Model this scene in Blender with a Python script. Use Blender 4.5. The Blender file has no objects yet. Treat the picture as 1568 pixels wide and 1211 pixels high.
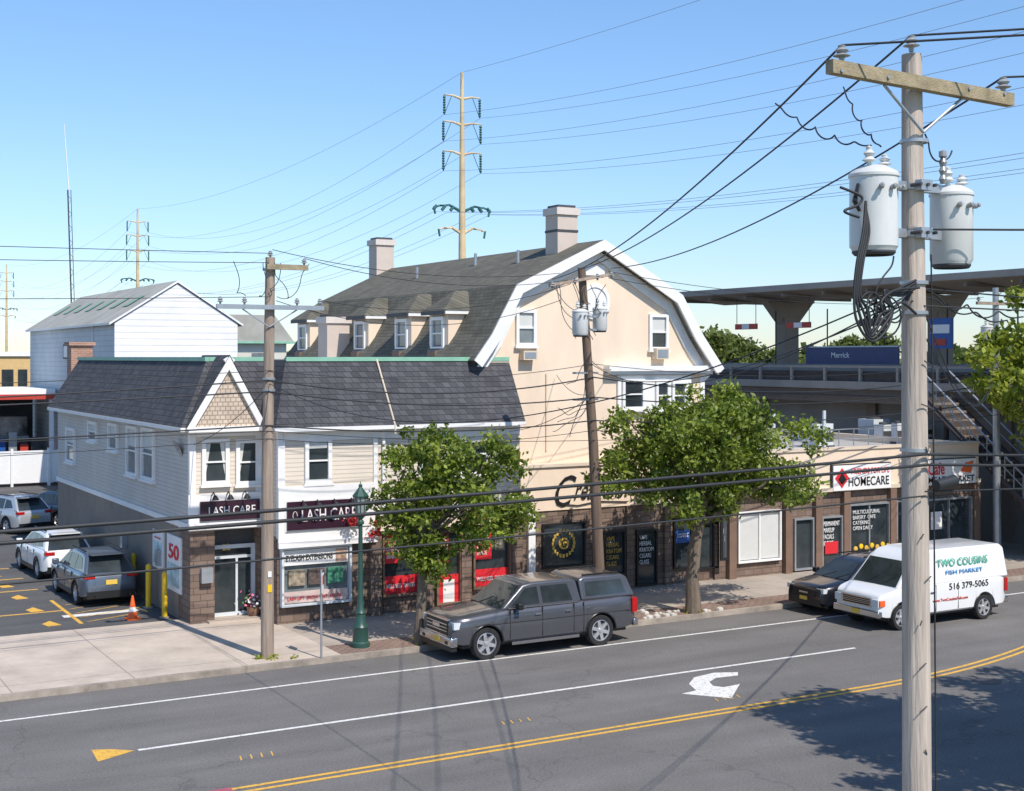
import bpy, math, random
import numpy as np
from mathutils import Vector, Matrix
random.seed(7); rng=np.random.default_rng(7)
# ---------------- survey helpers (site measured from the photograph onto real planes) -------------
F=2090.0; HZ=547.0; CX=784.0; H=8.1
c,s=0.4970,0.8677
def ray(px,py):
    r=(px-CX)/F; return (c+s*r, s-c*r, (HZ-py)/F)
def G(px,py,z=0.0):
    d=ray(px,py); t=(z-H)/d[2]; return (d[0]*t,d[1]*t)
def Wy(px,py,Y):
    d=ray(px,py); t=Y/d[1]; return (d[0]*t,H+d[2]*t)
def Wx(px,py,X):
    d=ray(px,py); t=X/d[0]; return (d[1]*t,H+d[2]*t)
def R(px0,py0,px1,py1,Y):
    m=(px0+px1)/2
    return (Wy(px0,0,Y)[0],Wy(px1,0,Y)[0],Wy(m,py1,Y)[1],Wy(m,py0,Y)[1])
scene=bpy.context.scene
# ---------------- materials -----------------
MC={}
def nodes(name):
    m=bpy.data.materials.new(name); m.use_nodes=True
    nt=m.node_tree; b=nt.nodes['Principled BSDF']; return m,nt,b
def M(name,col,rough=.7,var=.12,scale=2.5,bump=0.0,metal=0.0,coat=0.0,scale2=None,zs=1.0):
    if name in MC: return MC[name]
    m,nt,b=nodes(name); N=nt.nodes; L=nt.links
    tc=N.new('ShaderNodeTexCoord'); mp=N.new('ShaderNodeMapping'); mp.inputs['Scale'].default_value=(1,1,zs); L.new(tc.outputs['Object'],mp.inputs[0])
    n=N.new('ShaderNodeTexNoise'); n.inputs['Scale'].default_value=scale; n.inputs['Detail'].default_value=6; n.inputs['Roughness'].default_value=.65
    L.new(mp.outputs[0],n.inputs['Vector'])
    r=N.new('ShaderNodeValToRGB'); r.color_ramp.elements[0].position=.3; r.color_ramp.elements[1].position=.7
    r.color_ramp.elements[0].color=tuple(x*(1-var) for x in col)+(1,)
    r.color_ramp.elements[1].color=tuple(min(1,x*(1+var)) for x in col)+(1,)
    L.new(n.outputs['Fac'],r.inputs['Fac']); L.new(r.outputs['Color'],b.inputs['Base Color'])
    b.inputs['Roughness'].default_value=rough; b.inputs['Metallic'].default_value=metal
    if coat: b.inputs['Coat Weight'].default_value=coat; b.inputs['Coat Roughness'].default_value=.04
    if bump:
        n2=N.new('ShaderNodeTexNoise'); n2.inputs['Scale'].default_value=scale2 or scale*12; n2.inputs['Detail'].default_value=4
        L.new(mp.outputs[0],n2.inputs['Vector'])
        bp=N.new('ShaderNodeBump'); bp.inputs['Strength'].default_value=bump; bp.inputs['Distance'].default_value=.03
        L.new(n2.outputs['Fac'],bp.inputs['Height']); L.new(bp.outputs['Normal'],b.inputs['Normal'])
    MC[name]=m; return m
def brickm(name,c1,c2,mort,bw,rh,ms=.02,rough=.85,bias=0.0,bump=.4,kx=0.0,off=.5,big=.15):
    m,nt,b=nodes(name); N=nt.nodes; L=nt.links
    tc=N.new('ShaderNodeTexCoord'); sp=N.new('ShaderNodeSeparateXYZ'); L.new(tc.outputs['Object'],sp.inputs[0])
    a=N.new('ShaderNodeMath'); a.operation='ADD'; L.new(sp.outputs[0],a.inputs[0]); L.new(sp.outputs[1],a.inputs[1])
    k=N.new('ShaderNodeMath'); k.operation='MULTIPLY_ADD'; k.inputs[1].default_value=kx; L.new(sp.outputs[0],k.inputs[0]); L.new(sp.outputs[2],k.inputs[2])
    cb=N.new('ShaderNodeCombineXYZ'); L.new(a.outputs[0],cb.inputs[0]); L.new(k.outputs[0],cb.inputs[1])
    br=N.new('ShaderNodeTexBrick'); L.new(cb.outputs[0],br.inputs['Vector']); br.offset=off
    br.inputs['Color1'].default_value=c1+(1,); br.inputs['Color2'].default_value=c2+(1,); br.inputs['Mortar'].default_value=mort+(1,)
    br.inputs['Scale'].default_value=1; br.inputs['Brick Width'].default_value=bw; br.inputs['Row Height'].default_value=rh
    br.inputs['Mortar Size'].default_value=ms; br.inputs['Bias'].default_value=bias; br.inputs['Mortar Smooth'].default_value=.2
    n=N.new('ShaderNodeTexNoise'); n.inputs['Scale'].default_value=1.3; n.inputs['Detail'].default_value=8; L.new(tc.outputs['Object'],n.inputs['Vector'])
    mr=N.new('ShaderNodeMapRange'); mr.inputs['From Min'].default_value=.3; mr.inputs['From Max'].default_value=.7; mr.inputs['To Min'].default_value=1-big; mr.inputs['To Max'].default_value=1+big
    L.new(n.outputs['Fac'],mr.inputs['Value'])
    mx=N.new('ShaderNodeVectorMath'); mx.operation='SCALE'; L.new(br.outputs['Color'],mx.inputs[0]); L.new(mr.outputs[0],mx.inputs['Scale'])
    L.new(mx.outputs[0],b.inputs['Base Color']); b.inputs['Roughness'].default_value=rough
    bp=N.new('ShaderNodeBump'); bp.inputs['Strength'].default_value=bump; bp.inputs['Distance'].default_value=.02; bp.invert=True
    L.new(br.outputs['Fac'],bp.inputs['Height']); L.new(bp.outputs['Normal'],b.inputs['Normal'])
    MC[name]=m; return m
def sidingm(name,col,step=.13,lap_shade=.75):
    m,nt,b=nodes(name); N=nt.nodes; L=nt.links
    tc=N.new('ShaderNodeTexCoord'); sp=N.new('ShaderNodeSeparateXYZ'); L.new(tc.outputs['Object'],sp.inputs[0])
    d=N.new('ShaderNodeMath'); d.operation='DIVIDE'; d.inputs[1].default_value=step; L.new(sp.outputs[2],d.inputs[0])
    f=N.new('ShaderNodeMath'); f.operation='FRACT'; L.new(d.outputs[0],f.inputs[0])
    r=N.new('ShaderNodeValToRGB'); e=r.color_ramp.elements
    e[0].position=0.0; e[0].color=tuple(x*lap_shade*.8 for x in col)+(1,); e[1].position=.22; e[1].color=col+(1,)  # shadow line along each board's lower edge is put into the colour
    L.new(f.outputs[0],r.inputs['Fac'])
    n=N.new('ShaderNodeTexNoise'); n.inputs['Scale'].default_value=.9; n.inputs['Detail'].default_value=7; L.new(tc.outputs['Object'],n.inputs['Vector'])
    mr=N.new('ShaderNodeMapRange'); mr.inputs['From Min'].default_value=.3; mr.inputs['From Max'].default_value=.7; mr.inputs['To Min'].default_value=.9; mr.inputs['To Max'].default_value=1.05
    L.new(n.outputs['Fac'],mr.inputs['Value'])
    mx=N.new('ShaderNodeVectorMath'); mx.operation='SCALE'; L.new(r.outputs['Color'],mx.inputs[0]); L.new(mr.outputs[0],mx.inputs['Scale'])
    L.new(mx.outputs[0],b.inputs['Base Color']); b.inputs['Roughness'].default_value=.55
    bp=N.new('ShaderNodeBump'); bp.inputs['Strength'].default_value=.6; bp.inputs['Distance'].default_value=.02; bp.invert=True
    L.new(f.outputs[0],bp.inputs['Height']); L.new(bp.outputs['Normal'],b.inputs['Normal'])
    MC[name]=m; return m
def asphaltm(name,base,warm=(1,.94,.89)):
    m,nt,b=nodes(name); N=nt.nodes; L=nt.links
    tc=N.new('ShaderNodeTexCoord')
    mp=N.new('ShaderNodeMapping'); mp.inputs['Scale'].default_value=(.06,.55,1); L.new(tc.outputs['Object'],mp.inputs[0])
    n1=N.new('ShaderNodeTexNoise'); n1.inputs['Scale'].default_value=1.6; n1.inputs['Detail'].default_value=5; L.new(mp.outputs[0],n1.inputs['Vector'])
    n2=N.new('ShaderNodeTexNoise'); n2.inputs['Scale'].default_value=.35; n2.inputs['Detail'].default_value=9; n2.inputs['Roughness'].default_value=.7; L.new(tc.outputs['Object'],n2.inputs['Vector'])
    n3=N.new('ShaderNodeTexNoise'); n3.inputs['Scale'].default_value=22; n3.inputs['Detail'].default_value=3; L.new(tc.outputs['Object'],n3.inputs['Vector'])
    def rng_(o,a,bb,lo=.3,hi=.7):
        q=N.new('ShaderNodeMapRange'); q.inputs['From Min'].default_value=lo; q.inputs['From Max'].default_value=hi; q.inputs['To Min'].default_value=a; q.inputs['To Max'].default_value=bb; L.new(o,q.inputs['Value']); return q.outputs[0]
    def mul(a,bb):
        q=N.new('ShaderNodeMath'); q.operation='MULTIPLY'; L.new(a,q.inputs[0]); L.new(bb,q.inputs[1]); return q.outputs[0]
    v=mul(mul(rng_(n1.outputs['Fac'],.84,1.15),rng_(n2.outputs['Fac'],.86,1.14)),rng_(n3.outputs['Fac'],.76,1.24))
    vo=N.new('ShaderNodeTexVoronoi'); vo.feature='DISTANCE_TO_EDGE'; vo.inputs['Scale'].default_value=.13
    nd=N.new('ShaderNodeTexNoise'); nd.inputs['Scale'].default_value=.8; nd.inputs['Detail'].default_value=6; L.new(tc.outputs['Object'],nd.inputs['Vector'])
    ad=N.new('ShaderNodeVectorMath'); ad.operation='MULTIPLY_ADD'; ad.inputs[1].default_value=(2.5,2.5,0); L.new(nd.outputs['Color'],ad.inputs[0]); L.new(tc.outputs['Object'],ad.inputs[2])
    L.new(ad.outputs[0],vo.inputs['Vector'])
    v=mul(v,rng_(vo.outputs['Distance'],.78,1.0,0.0,.005))
    sc=N.new('ShaderNodeVectorMath'); sc.operation='SCALE'; sc.inputs[0].default_value=tuple(base*w for w in warm); L.new(v,sc.inputs['Scale'])
    L.new(sc.outputs[0],b.inputs['Base Color']); b.inputs['Roughness'].default_value=.9
    bp=N.new('ShaderNodeBump'); bp.inputs['Strength'].default_value=.25; bp.inputs['Distance'].default_value=.01; L.new(n3.outputs['Fac'],bp.inputs['Height']); L.new(bp.outputs['Normal'],b.inputs['Normal'])
    MC[name]=m; return m
def paintworn(name,col):
    m,nt,b=nodes(name); N=nt.nodes; L=nt.links
    tc=N.new('ShaderNodeTexCoord'); n=N.new('ShaderNodeTexNoise'); n.inputs['Scale'].default_value=9; n.inputs['Detail'].default_value=8; n.inputs['Roughness'].default_value=.75
    L.new(tc.outputs['Object'],n.inputs['Vector']); r=N.new('ShaderNodeValToRGB')
    r.color_ramp.elements[0].position=.37; r.color_ramp.elements[0].color=tuple(x*.35+.06 for x in col)+(1,)
    r.color_ramp.elements[1].position=.48; r.color_ramp.elements[1].color=col+(1,)
    L.new(n.outputs['Fac'],r.inputs['Fac']); L.new(r.outputs['Color'],b.inputs['Base Color']); b.inputs['Roughness'].default_value=.7
    MC[name]=m; return m
def concretem(name,col,jx,jy,off=0.0,ms=.018,jd=.5):
    m,nt,b=nodes(name); N=nt.nodes; L=nt.links
    tc=N.new('ShaderNodeTexCoord'); br=N.new('ShaderNodeTexBrick'); L.new(tc.outputs['Object'],br.inputs['Vector']); br.offset=off
    br.inputs['Scale'].default_value=1; br.inputs['Brick Width'].default_value=jx; br.inputs['Row Height'].default_value=jy; br.inputs['Mortar Size'].default_value=ms
    br.inputs['Color1'].default_value=col+(1,); br.inputs['Color2'].default_value=tuple(x*.94 for x in col)+(1,); br.inputs['Mortar'].default_value=tuple(x*jd for x in col)+(1,)
    n=N.new('ShaderNodeTexNoise'); n.inputs['Scale'].default_value=.7; n.inputs['Detail'].default_value=10; n.inputs['Roughness'].default_value=.72; L.new(tc.outputs['Object'],n.inputs['Vector'])
    mr=N.new('ShaderNodeMapRange'); mr.inputs['From Min'].default_value=.3; mr.inputs['From Max'].default_value=.7; mr.inputs['To Min'].default_value=.72; mr.inputs['To Max'].default_value=1.12; L.new(n.outputs['Fac'],mr.inputs['Value'])
    mx=N.new('ShaderNodeVectorMath'); mx.operation='SCALE'; L.new(br.outputs['Color'],mx.inputs[0]); L.new(mr.outputs[0],mx.inputs['Scale'])
    L.new(mx.outputs[0],b.inputs['Base Color']); b.inputs['Roughness'].default_value=.9
    MC[name]=m; return m
def leafm(name,c1,c2,c3,tr=.42):
    m,nt,b=nodes(name); N=nt.nodes; L=nt.links
    g=N.new('ShaderNodeNewGeometry'); tc=N.new('ShaderNodeTexCoord')
    n=N.new('ShaderNodeTexNoise'); n.inputs['Scale'].default_value=1.1; n.inputs['Detail'].default_value=2; L.new(tc.outputs['Object'],n.inputs['Vector'])
    a=N.new('ShaderNodeMath'); a.operation='MULTIPLY_ADD'; a.inputs[1].default_value=.55; L.new(g.outputs['Random Per Island'],a.inputs[0])
    k=N.new('ShaderNodeMath'); k.operation='SUBTRACT'; k.inputs[1].default_value=.27; L.new(n.outputs['Fac'],k.inputs[0]); L.new(k.outputs[0],a.inputs[2])
    r=N.new('ShaderNodeValToRGB'); e=r.color_ramp.elements; e[0].position=.15; e[0].color=c1+(1,); e[1].position=.85; e[1].color=c3+(1,)
    q=e.new(.5); q.color=c2+(1,)
    L.new(a.outputs[0],r.inputs['Fac']); L.new(r.outputs['Color'],b.inputs['Base Color']); b.inputs['Roughness'].default_value=.5
    t=N.new('ShaderNodeBsdfTranslucent'); L.new(r.outputs['Color'],t.inputs['Color']); ms=N.new('ShaderNodeMixShader'); ms.inputs[0].default_value=tr
    out=N['Material Output']; L.new(b.outputs[0],ms.inputs[1]); L.new(t.outputs[0],ms.inputs[2]); L.new(ms.outputs[0],out.inputs['Surface'])
    MC[name]=m; return m
white=M('white_trim',(.80,.79,.77),.5,.05)
whitew=M('white_wall',(.82,.82,.81),.6,.04,1.2)
cream=M('cream_stucco',(.79,.635,.485),.85,.08,.8,.15,zs=.35)
creamdk=M('cream_band',(.66,.55,.43),.85,.08,.8,.15)
brownst=brickm('brown_stone_tile',(.15,.10,.075),(.22,.155,.12),(.08,.065,.055),.42,.2,.012)
brownp=M('brown_panel',(.19,.12,.085),.6,.15,3,.1)
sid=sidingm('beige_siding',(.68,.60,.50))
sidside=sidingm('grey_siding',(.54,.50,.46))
shing=brickm('slate_shingles',(.05,.051,.059),(.088,.088,.097),(.022,.022,.025),.26,.17,.01,.9,0,.6)
shing2=brickm('asphalt_shingles',(.105,.097,.074),(.15,.14,.108),(.05,.05,.04),.3,.15,.01,.95,0,.5,kx=.5)
scallop=brickm('tan_scallop_shingles',(.52,.42,.32),(.60,.49,.38),(.3,.24,.19),.16,.13,.015,.8,0,.5)
brickred=brickm('red_brick',(.35,.15,.09),(.42,.2,.12),(.4,.35,.3),.25,.08,.012)
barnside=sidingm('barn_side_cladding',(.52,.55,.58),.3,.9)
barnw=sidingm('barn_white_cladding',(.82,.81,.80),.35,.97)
greencap=M('green_metal_cap',(.24,.48,.35),.5,.1)
greyroof=M('grey_membrane_roof',(.40,.39,.37),.9,.15,.8)
glass=M('window_glass',(.035,.045,.05),.06,.5,.8)
glassl=M('window_glass_light',(.16,.19,.2),.08,.4,.9)
blind=M('window_blind',(.6,.6,.57),.6,.05,3)
black=M('black_trim',(.015,.015,.016),.4,.1)
darkgrey=M('dark_grey',(.06,.06,.065),.6,.15)
red=M('red_vinyl',(.66,.02,.03),.5,.08)
redb=M('red_metal',(.5,.05,.03),.5,.1)
blue=M('blue_sign',(.02,.09,.33),.4,.1)
navy=M('navy_panel',(.03,.05,.16),.4,.15)
yellow=M('yellow_paint',(.8,.5,.02),.5,.08)
gold=M('gold_letter',(.65,.42,.08),.4,.1)
purple=M('sign_dark_plum',(.035,.012,.025),.35,.1)
metalg=M('galvanized_metal',(.42,.44,.46),.4,.12,4,0,.6)
metall=M('light_grey_enamel',(.62,.66,.68),.38,.06,3)
trm=M('transformer_enamel',(.62,.63,.61),.4,.10,2.2,0,0,0,None,.3)
wood=M('weathered_pole_wood',(.45,.38,.32),.9,.32,9,.8,scale2=22,zs=.07)
woodb=M('brown_pole_wood',(.32,.25,.195),.9,.3,9,.7,scale2=22,zs=.07)
woodarm=M('crossarm_wood',(.33,.27,.17),.9,.35,5,.5)
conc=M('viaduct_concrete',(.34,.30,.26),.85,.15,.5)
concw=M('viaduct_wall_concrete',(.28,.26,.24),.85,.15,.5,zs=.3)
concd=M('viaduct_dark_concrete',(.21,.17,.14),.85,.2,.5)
steelr=M('viaduct_rail_steel',(.07,.055,.05),.7,.2)
lampg=M('lamp_dark_green',(.025,.075,.06),.4,.15)
porc=M('insulator_porcelain',(.32,.33,.34),.2,.1)
rubber=M('tyre_rubber',(.02,.02,.021),.85,.2)
chrome=M('chrome',(.6,.6,.62),.18,.05,3,0,1)
alloy=M('alloy_wheel',(.6,.6,.62),.3,.1,3,0,.6)
headl=M('headlight_glass',(.65,.68,.7),.1,.1)
taill=M('tail_light',(.45,.01,.01),.2,.1)
plate=M('plate_yellow',(.75,.5,.08),.5,.05)
orange=M('cone_orange',(.85,.13,.02),.5,.05)
rust=M('tower_weathered_steel',(.60,.46,.27),.7,.35,.25)
insg=M('insulator_green',(.03,.12,.11),.4,.1)
wirem=M('wire_black',(.02,.022,.025),.6,.1)
wirel=M('conductor_aluminium',(.25,.31,.38),.5,.1)
bark=M('tree_bark',(.17,.13,.095),.95,.3,5,.8,scale2=20,zs=.3)
asph=asphaltm('road_asphalt',.150)
asph2=asphaltm('lot_asphalt',.092,(1,.97,.95))
wpaint=paintworn('white_road_paint',(.74,.72,.68))
ypaint=paintworn('yellow_road_paint',(.74,.42,.06))
sidew=concretem('sidewalk_concrete',(.56,.47,.385),2.9,6.95,0,.02,.6)
sidew2=concretem('sidewalk_concrete_small',(.42,.36,.30),1.5,1.45,0,.016,.65)  # smaller slabs; base colour darkened to include tree shade
pav=concretem('brick_paver',(.28,.19,.15),.3,.15,.5)
curbm=M('kerb_concrete',(.32,.27,.22),.9,.35,2,.2)
groundm=M('ground_soil_grass',(.16,.17,.10),.95,.3,.05)
# ---------------- builder -----------------
class B:
    def __init__(s,name,loc=(0,0,0),rz=0.0):
        s.e=bpy.data.objects.new(name,None); scene.collection.objects.link(s.e)
        s.e.location=loc; s.e.rotation_euler=(0,0,rz); s.e.empty_display_size=.3; s.p={}
    def add(s,part,vs,fs,mat,smooth=False):
        d=s.p.setdefault(part,dict(v=[],f=[],m=[],mi=[],s=[]))
        if mat not in d['m']: d['m'].append(mat)
        k=d['m'].index(mat); o=len(d['v']); d['v'].extend(tuple(v) for v in vs)
        for f in fs: d['f'].append([i+o for i in f]); d['mi'].append(k); d['s'].append(smooth)
    def box(s,part,x0,x1,y0,y1,z0,z1,mat):
        if x0>x1:x0,x1=x1,x0
        if y0>y1:y0,y1=y1,y0
        if z0>z1:z0,z1=z1,z0
        v=[(x0,y0,z0),(x1,y0,z0),(x1,y1,z0),(x0,y1,z0),(x0,y0,z1),(x1,y0,z1),(x1,y1,z1),(x0,y1,z1)]
        s.add(part,v,[(0,3,2,1),(4,5,6,7),(0,1,5,4),(1,2,6,5),(2,3,7,6),(3,0,4,7)],mat)
    def wb(s,part,ax,pos,u0,u1,z0,z1,n0,n1,mat):
        if ax=='y': s.box(part,u0,u1,pos-n1,pos-n0,z0,z1,mat)
        else: s.box(part,pos-n1,pos-n0,u0,u1,z0,z1,mat)
    def cyl(s,part,p0,p1,r0,r1,mat,n=12,caps=True):
        p0=Vector(p0);p1=Vector(p1);d=(p1-p0).normalized()
        a=d.orthogonal().normalized(); b=d.cross(a)
        vs=[];fs=[]
        for p,r in((p0,r0),(p1,r1)):
            for i in range(n):
                t=2*math.pi*i/n; vs.append(p+(a*math.cos(t)+b*math.sin(t))*r)
        for i in range(n): j=(i+1)%n; fs.append((i,j,n+j,n+i))
        s.add(part,vs,fs,mat,True)
        if caps: s.add(part,vs,[tuple(range(n))[::-1],tuple(range(n,2*n))],mat)
    def tube(s,part,pts,rs,mat,n=8):
        pts=[Vector(p) for p in pts]; vs=[];fs=[]
        for i,p in enumerate(pts):
            d=(pts[min(i+1,len(pts)-1)]-pts[max(i-1,0)]).normalized()
            a=Vector((1,0.13,0)); a=(a-d*a.dot(d)).normalized(); b=d.cross(a)
            for k in range(n):
                t=2*math.pi*k/n; vs.append(p+(a*math.cos(t)+b*math.sin(t))*rs[i])
        for i in range(len(pts)-1):
            for k in range(n): j=(k+1)%n; fs.append((i*n+k,i*n+j,(i+1)*n+j,(i+1)*n+k))
        fs.append(tuple(range(n))[::-1]); fs.append(tuple(range((len(pts)-1)*n,len(pts)*n)))
        s.add(part,vs,fs,mat,True)
    def lathe(s,part,o,ax,prof,mat,n=24):
        o=Vector(o); d=Vector(ax).normalized(); a=d.orthogonal().normalized(); b=d.cross(a); vs=[];fs=[]
        for r,h in prof:
            for i in range(n):
                t=2*math.pi*i/n; vs.append(o+d*h+(a*math.cos(t)+b*math.sin(t))*max(r,.0005))
        for k in range(len(prof)-1):
            for i in range(n): j=(i+1)%n; fs.append((k*n+i,k*n+j,(k+1)*n+j,(k+1)*n+i))
        s.add(part,vs,fs,mat,True)
    def prism(s,part,pts,y0,y1,mat):
        n=len(pts); vs=[(x,y0,z) for x,z in pts]+[(x,y1,z) for x,z in pts]
        fs=[tuple(range(n)),tuple(range(n,2*n))[::-1]]+[(i,n+i,n+(i+1)%n,(i+1)%n) for i in range(n)]
        s.add(part,vs,fs,mat)
    def window(s,ax,pos,u0,u1,z0,z1,part='windows',fr=None,gl=None,fw=.1,sash=True,d=.09,sill=True,mull=0,bl=0.0):
        fr=fr or white; gl=gl or glass
        s.wb(part,ax,pos,u0,u0+fw,z0,z1,0,d,fr); s.wb(part,ax,pos,u1-fw,u1,z0,z1,0,d,fr)
        s.wb(part,ax,pos,u0+fw,u1-fw,z0,z0+fw,0,d,fr); s.wb(part,ax,pos,u0+fw,u1-fw,z1-fw,z1,0,d,fr)
        s.wb(part,ax,pos,u0+fw,u1-fw,z0+fw,z1-fw,0,.012,gl)
        if bl>0: s.wb(part,ax,pos,u0+fw+.02,u1-fw-.02,z1-fw-(z1-z0)*bl,z1-fw-.01,.012,.018,blind)
        if sash: zm=(z0+z1)/2; s.wb(part,ax,pos,u0+fw,u1-fw,zm-.025,zm+.025,.012,d*.7,fr)
        for i in range(mull):
            u=u0+(u1-u0)*(i+1)/(mull+1); s.wb(part,ax,pos,u-.03,u+.03,z0+fw,z1-fw,.02,d*.8,fr)
        if sill: s.wb(part,ax,pos,u0-.05,u1+.05,z0-.07,z0-.002,0,d+.05,fr)
    def text(s,st,u0,u1,z0,z1,y,mat,rot=(math.pi/2,0,0),name='lettering',flip=False,shear=0,off=.012):
        cu=bpy.data.curves.new(name,'FONT'); cu.body=st; cu.extrude=.008; cu.size=1; cu.materials.append(mat); cu.shear=shear
        cu.resolution_u=3; cu.offset=off
        o=bpy.data.objects.new(name,cu); scene.collection.objects.link(o); bpy.context.view_layer.update()
        dx,dy=o.dimensions.x,o.dimensions.y; bb=o.bound_box; mnx=min(v[0] for v in bb); mny=min(v[1] for v in bb)
        sx=(abs(u1-u0))/max(dx,.01); sy=(z1-z0)/max(dy,.01); o.scale=(sx,sy,1); o.rotation_euler=rot
        if not flip: o.location=(u0-mnx*sx,y,z0-mny*sy)
        else: o.location=(u0+mnx*sx,y,z0-mny*sy)
        o.parent=s.e
        return o
    def done(s,bevel={},sharp=35):
        for part,d in s.p.items():
            me=bpy.data.meshes.new(part); me.from_pydata(d['v'],[],d['f'])
            for m in d['m']: me.materials.append(m)
            me.polygons.foreach_set('material_index',d['mi'])
            if part in bevel: me.polygons.foreach_set('use_smooth',[True]*len(d['f']))
            else: me.polygons.foreach_set('use_smooth',d['s'])
            me.update(); me.set_sharp_from_angle(angle=math.radians(sharp))
            o=bpy.data.objects.new(part,me); scene.collection.objects.link(o); o.parent=s.e
            if part in bevel:
                md=o.modifiers.new('b','BEVEL'); md.width=bevel[part]; md.segments=3; md.limit_method='ANGLE'; md.angle_limit=math.radians(30)
        return s.e
def single(name,vs,fs,mat,smooth=False):
    me=bpy.data.meshes.new(name); me.from_pydata(vs,[],fs); me.materials.append(mat); me.update()
    o=bpy.data.objects.new(name,me); scene.collection.objects.link(o); return o
def sheet(name,x0,x1,y0,y1,z,mat): return single(name,[(x0,y0,z),(x1,y0,z),(x1,y1,z),(x0,y1,z)],[(0,1,2,3)],mat)
def leaves_mesh(name,cent,rad,per,size,mat,seed,up=.35):
    r=np.random.default_rng(seed); cs=[]
    for cc,rr in zip(cent,rad):
        k=int(per*(rr**2)/.4); d=r.normal(size=(k,3)); d/=np.linalg.norm(d,axis=1)[:,None]
        rr_=rr*(r.random(k)**.42)[:,None]*(1+.35*r.normal(size=(k,1))*.6); cs.append(np.array(cc)+d*rr_*np.array([1,1,.75]))
    p=np.concatenate(cs); n=len(p)
    a=r.normal(size=(n,3)); a/=np.linalg.norm(a,axis=1)[:,None]; nrm=r.normal(size=(n,3)); nrm[:,2]+=up*2; nrm/=np.linalg.norm(nrm,axis=1)[:,None]
    a=a-nrm*(a*nrm).sum(1)[:,None]; a/=np.linalg.norm(a,axis=1)[:,None]; q=np.cross(nrm,a)
    sz=(size*(.6+.8*r.random(n)))[:,None]
    v=np.stack([p-a*sz,p-q*sz*.55,p+a*sz,p+q*sz*.55],1).reshape(-1,3)
    me=bpy.data.meshes.new(name); me.vertices.add(4*n); me.vertices.foreach_set('co',v.astype(np.float32).ravel()); me.loops.add(4*n); me.loops.foreach_set('vertex_index',np.arange(4*n,dtype=np.int32))
    me.polygons.add(n); me.polygons.foreach_set('loop_start',np.arange(0,4*n,4,dtype=np.int32)); me.polygons.foreach_set('loop_total',np.full(n,4,dtype=np.int32)); me.update(calc_edges=True); me.materials.append(mat)
    o=bpy.data.objects.new(name,me); scene.collection.objects.link(o); return o
lf=leafm('leaves_spring',(.065,.105,.016),(.18,.25,.03),(.36,.42,.06)); lf2=leafm('leaves_light',(.13,.18,.02),(.26,.31,.03),(.42,.45,.06)); lf3=leafm('leaves_distant',(.06,.09,.02),(.14,.18,.04),(.24,.28,.07)); lfr=leafm('flowers_red',(.3,.02,.02),(.6,.03,.03),(.7,.08,.03),.2)
# ---------------- ground -----------------
KY=33.8
sheet('ground',-3000,3000,-3000,3000,-.06,groundm)
sheet('road',-300,300,14.5,KY-.001,0,asph)
b=B('sidewalk')
b.box('slab',-150,14.2,KY+.16,41.0,-.05,.14,sidew); b.box('slab_brick_strip',14.2,100,KY+.16,35.2,-.05,.14,pav); b.box('slab_right',14.2,100,35.2,41.0,-.05,.142,sidew2)
b.box('kerb',-150,100,KY,KY+.16,-.05,.15,curbm); b.done()
b=B('sidewalk'); b.box('slab',-150,150,9.0,14.34,-.05,.14,sidew2); b.box('kerb',-150,150,14.34,14.5,-.05,.15,curbm); b.done()
sheet('parking_lot',-120,45,41.0,150,.10,asph2)
b=B('road_markings')
def strip(y,w,x0,x1,mat,cur=0):
    n=60; vs=[];fs=[]
    for i in range(n+1):
        x=x0+(x1-x0)*i/n; o=0
        if cur and x>24: o=.022*(min(x,33)-24)**2+ (.36*(x-33) if x>33 else 0)
        vs+= [(x,y+o-w/2,.004),(x,y+o+w/2,.004)]
    for i in range(n): fs.append((2*i,2*i+2,2*i+3,2*i+1))
    b.add('line',vs,fs,mat)
strip(32.0,.11,-120,60,wpaint); strip(28.25,.12,7.3,27.2,wpaint)
strip(24.56,.11,-2,42,ypaint,1); strip(24.82,.11,-2,42,ypaint,1)
b.add('chevron',[G(140,1148,.004)+(.004,),G(150,1166,.004)+(.004,),G(206,1149,.004)+(.004,),G(170,1147,.004)+(.004,)],[(0,1,2,3)],ypaint)
ar=[(1130,1029),(1092,1030),(1063,1037),(1055,1047),(1066,1057),(1044,1062),(1120,1069),(1133,1047),(1108,1052),(1092,1050),(1086,1044),(1096,1038),(1130,1034)]
b.add('arrow',[G(x,y,.004)+(.004,) for x,y in ar],[(0,1,2,3,10,11,12),(3,4,9,10),(4,5,6,7,8,9)],wpaint)
for x0,y0,q in((8.9,26.5,.5),(14.8,26.2,.4),(20.2,25.5,.4)):
    for i in range(4): b.add('survey_marks',[(x0+i*.22,y0,.004),(x0+.03+i*.22,y0,.004),(x0+.1+i*.22,y0+q*.6,.004),(x0+.07+i*.22,y0+q*.6,.004)],[(0,1,2,3)],ypaint)
b.done()
b=B('manhole_cover'); x,y=G(1440,1025); b.cyl('lid',(x,y-1.5,.001),(x,y-1.5,.006),.35,.35,darkgrey,24); b.done()
b=B('parking_lot_markings')
for y in (44.4,48.9,51.6,54.3,57.0): b.box('stall_line',5.6,9.2,y,y+.12,.101,.105,ypaint)
for i in range(5):
    yy=42.2+i*.8; b.add('hatch',[(9.3,yy,.105),(9.45,yy,.105),(11.6,yy+.9,.105),(11.45,yy+.9,.105)],[(0,1,2,3)],ypaint)
b.box('hatch_edge',9.1,9.22,42,46.5,.101,.106,ypaint)
for i in range(8):
    yy=42+i*2.6; b.add('arrow',[(8.2,yy,.106),(8.6,yy+.05,.106),(8.4,yy+.9,.106),(8.1,yy+.5,.106)],[(0,1,2,3)],ypaint)
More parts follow.
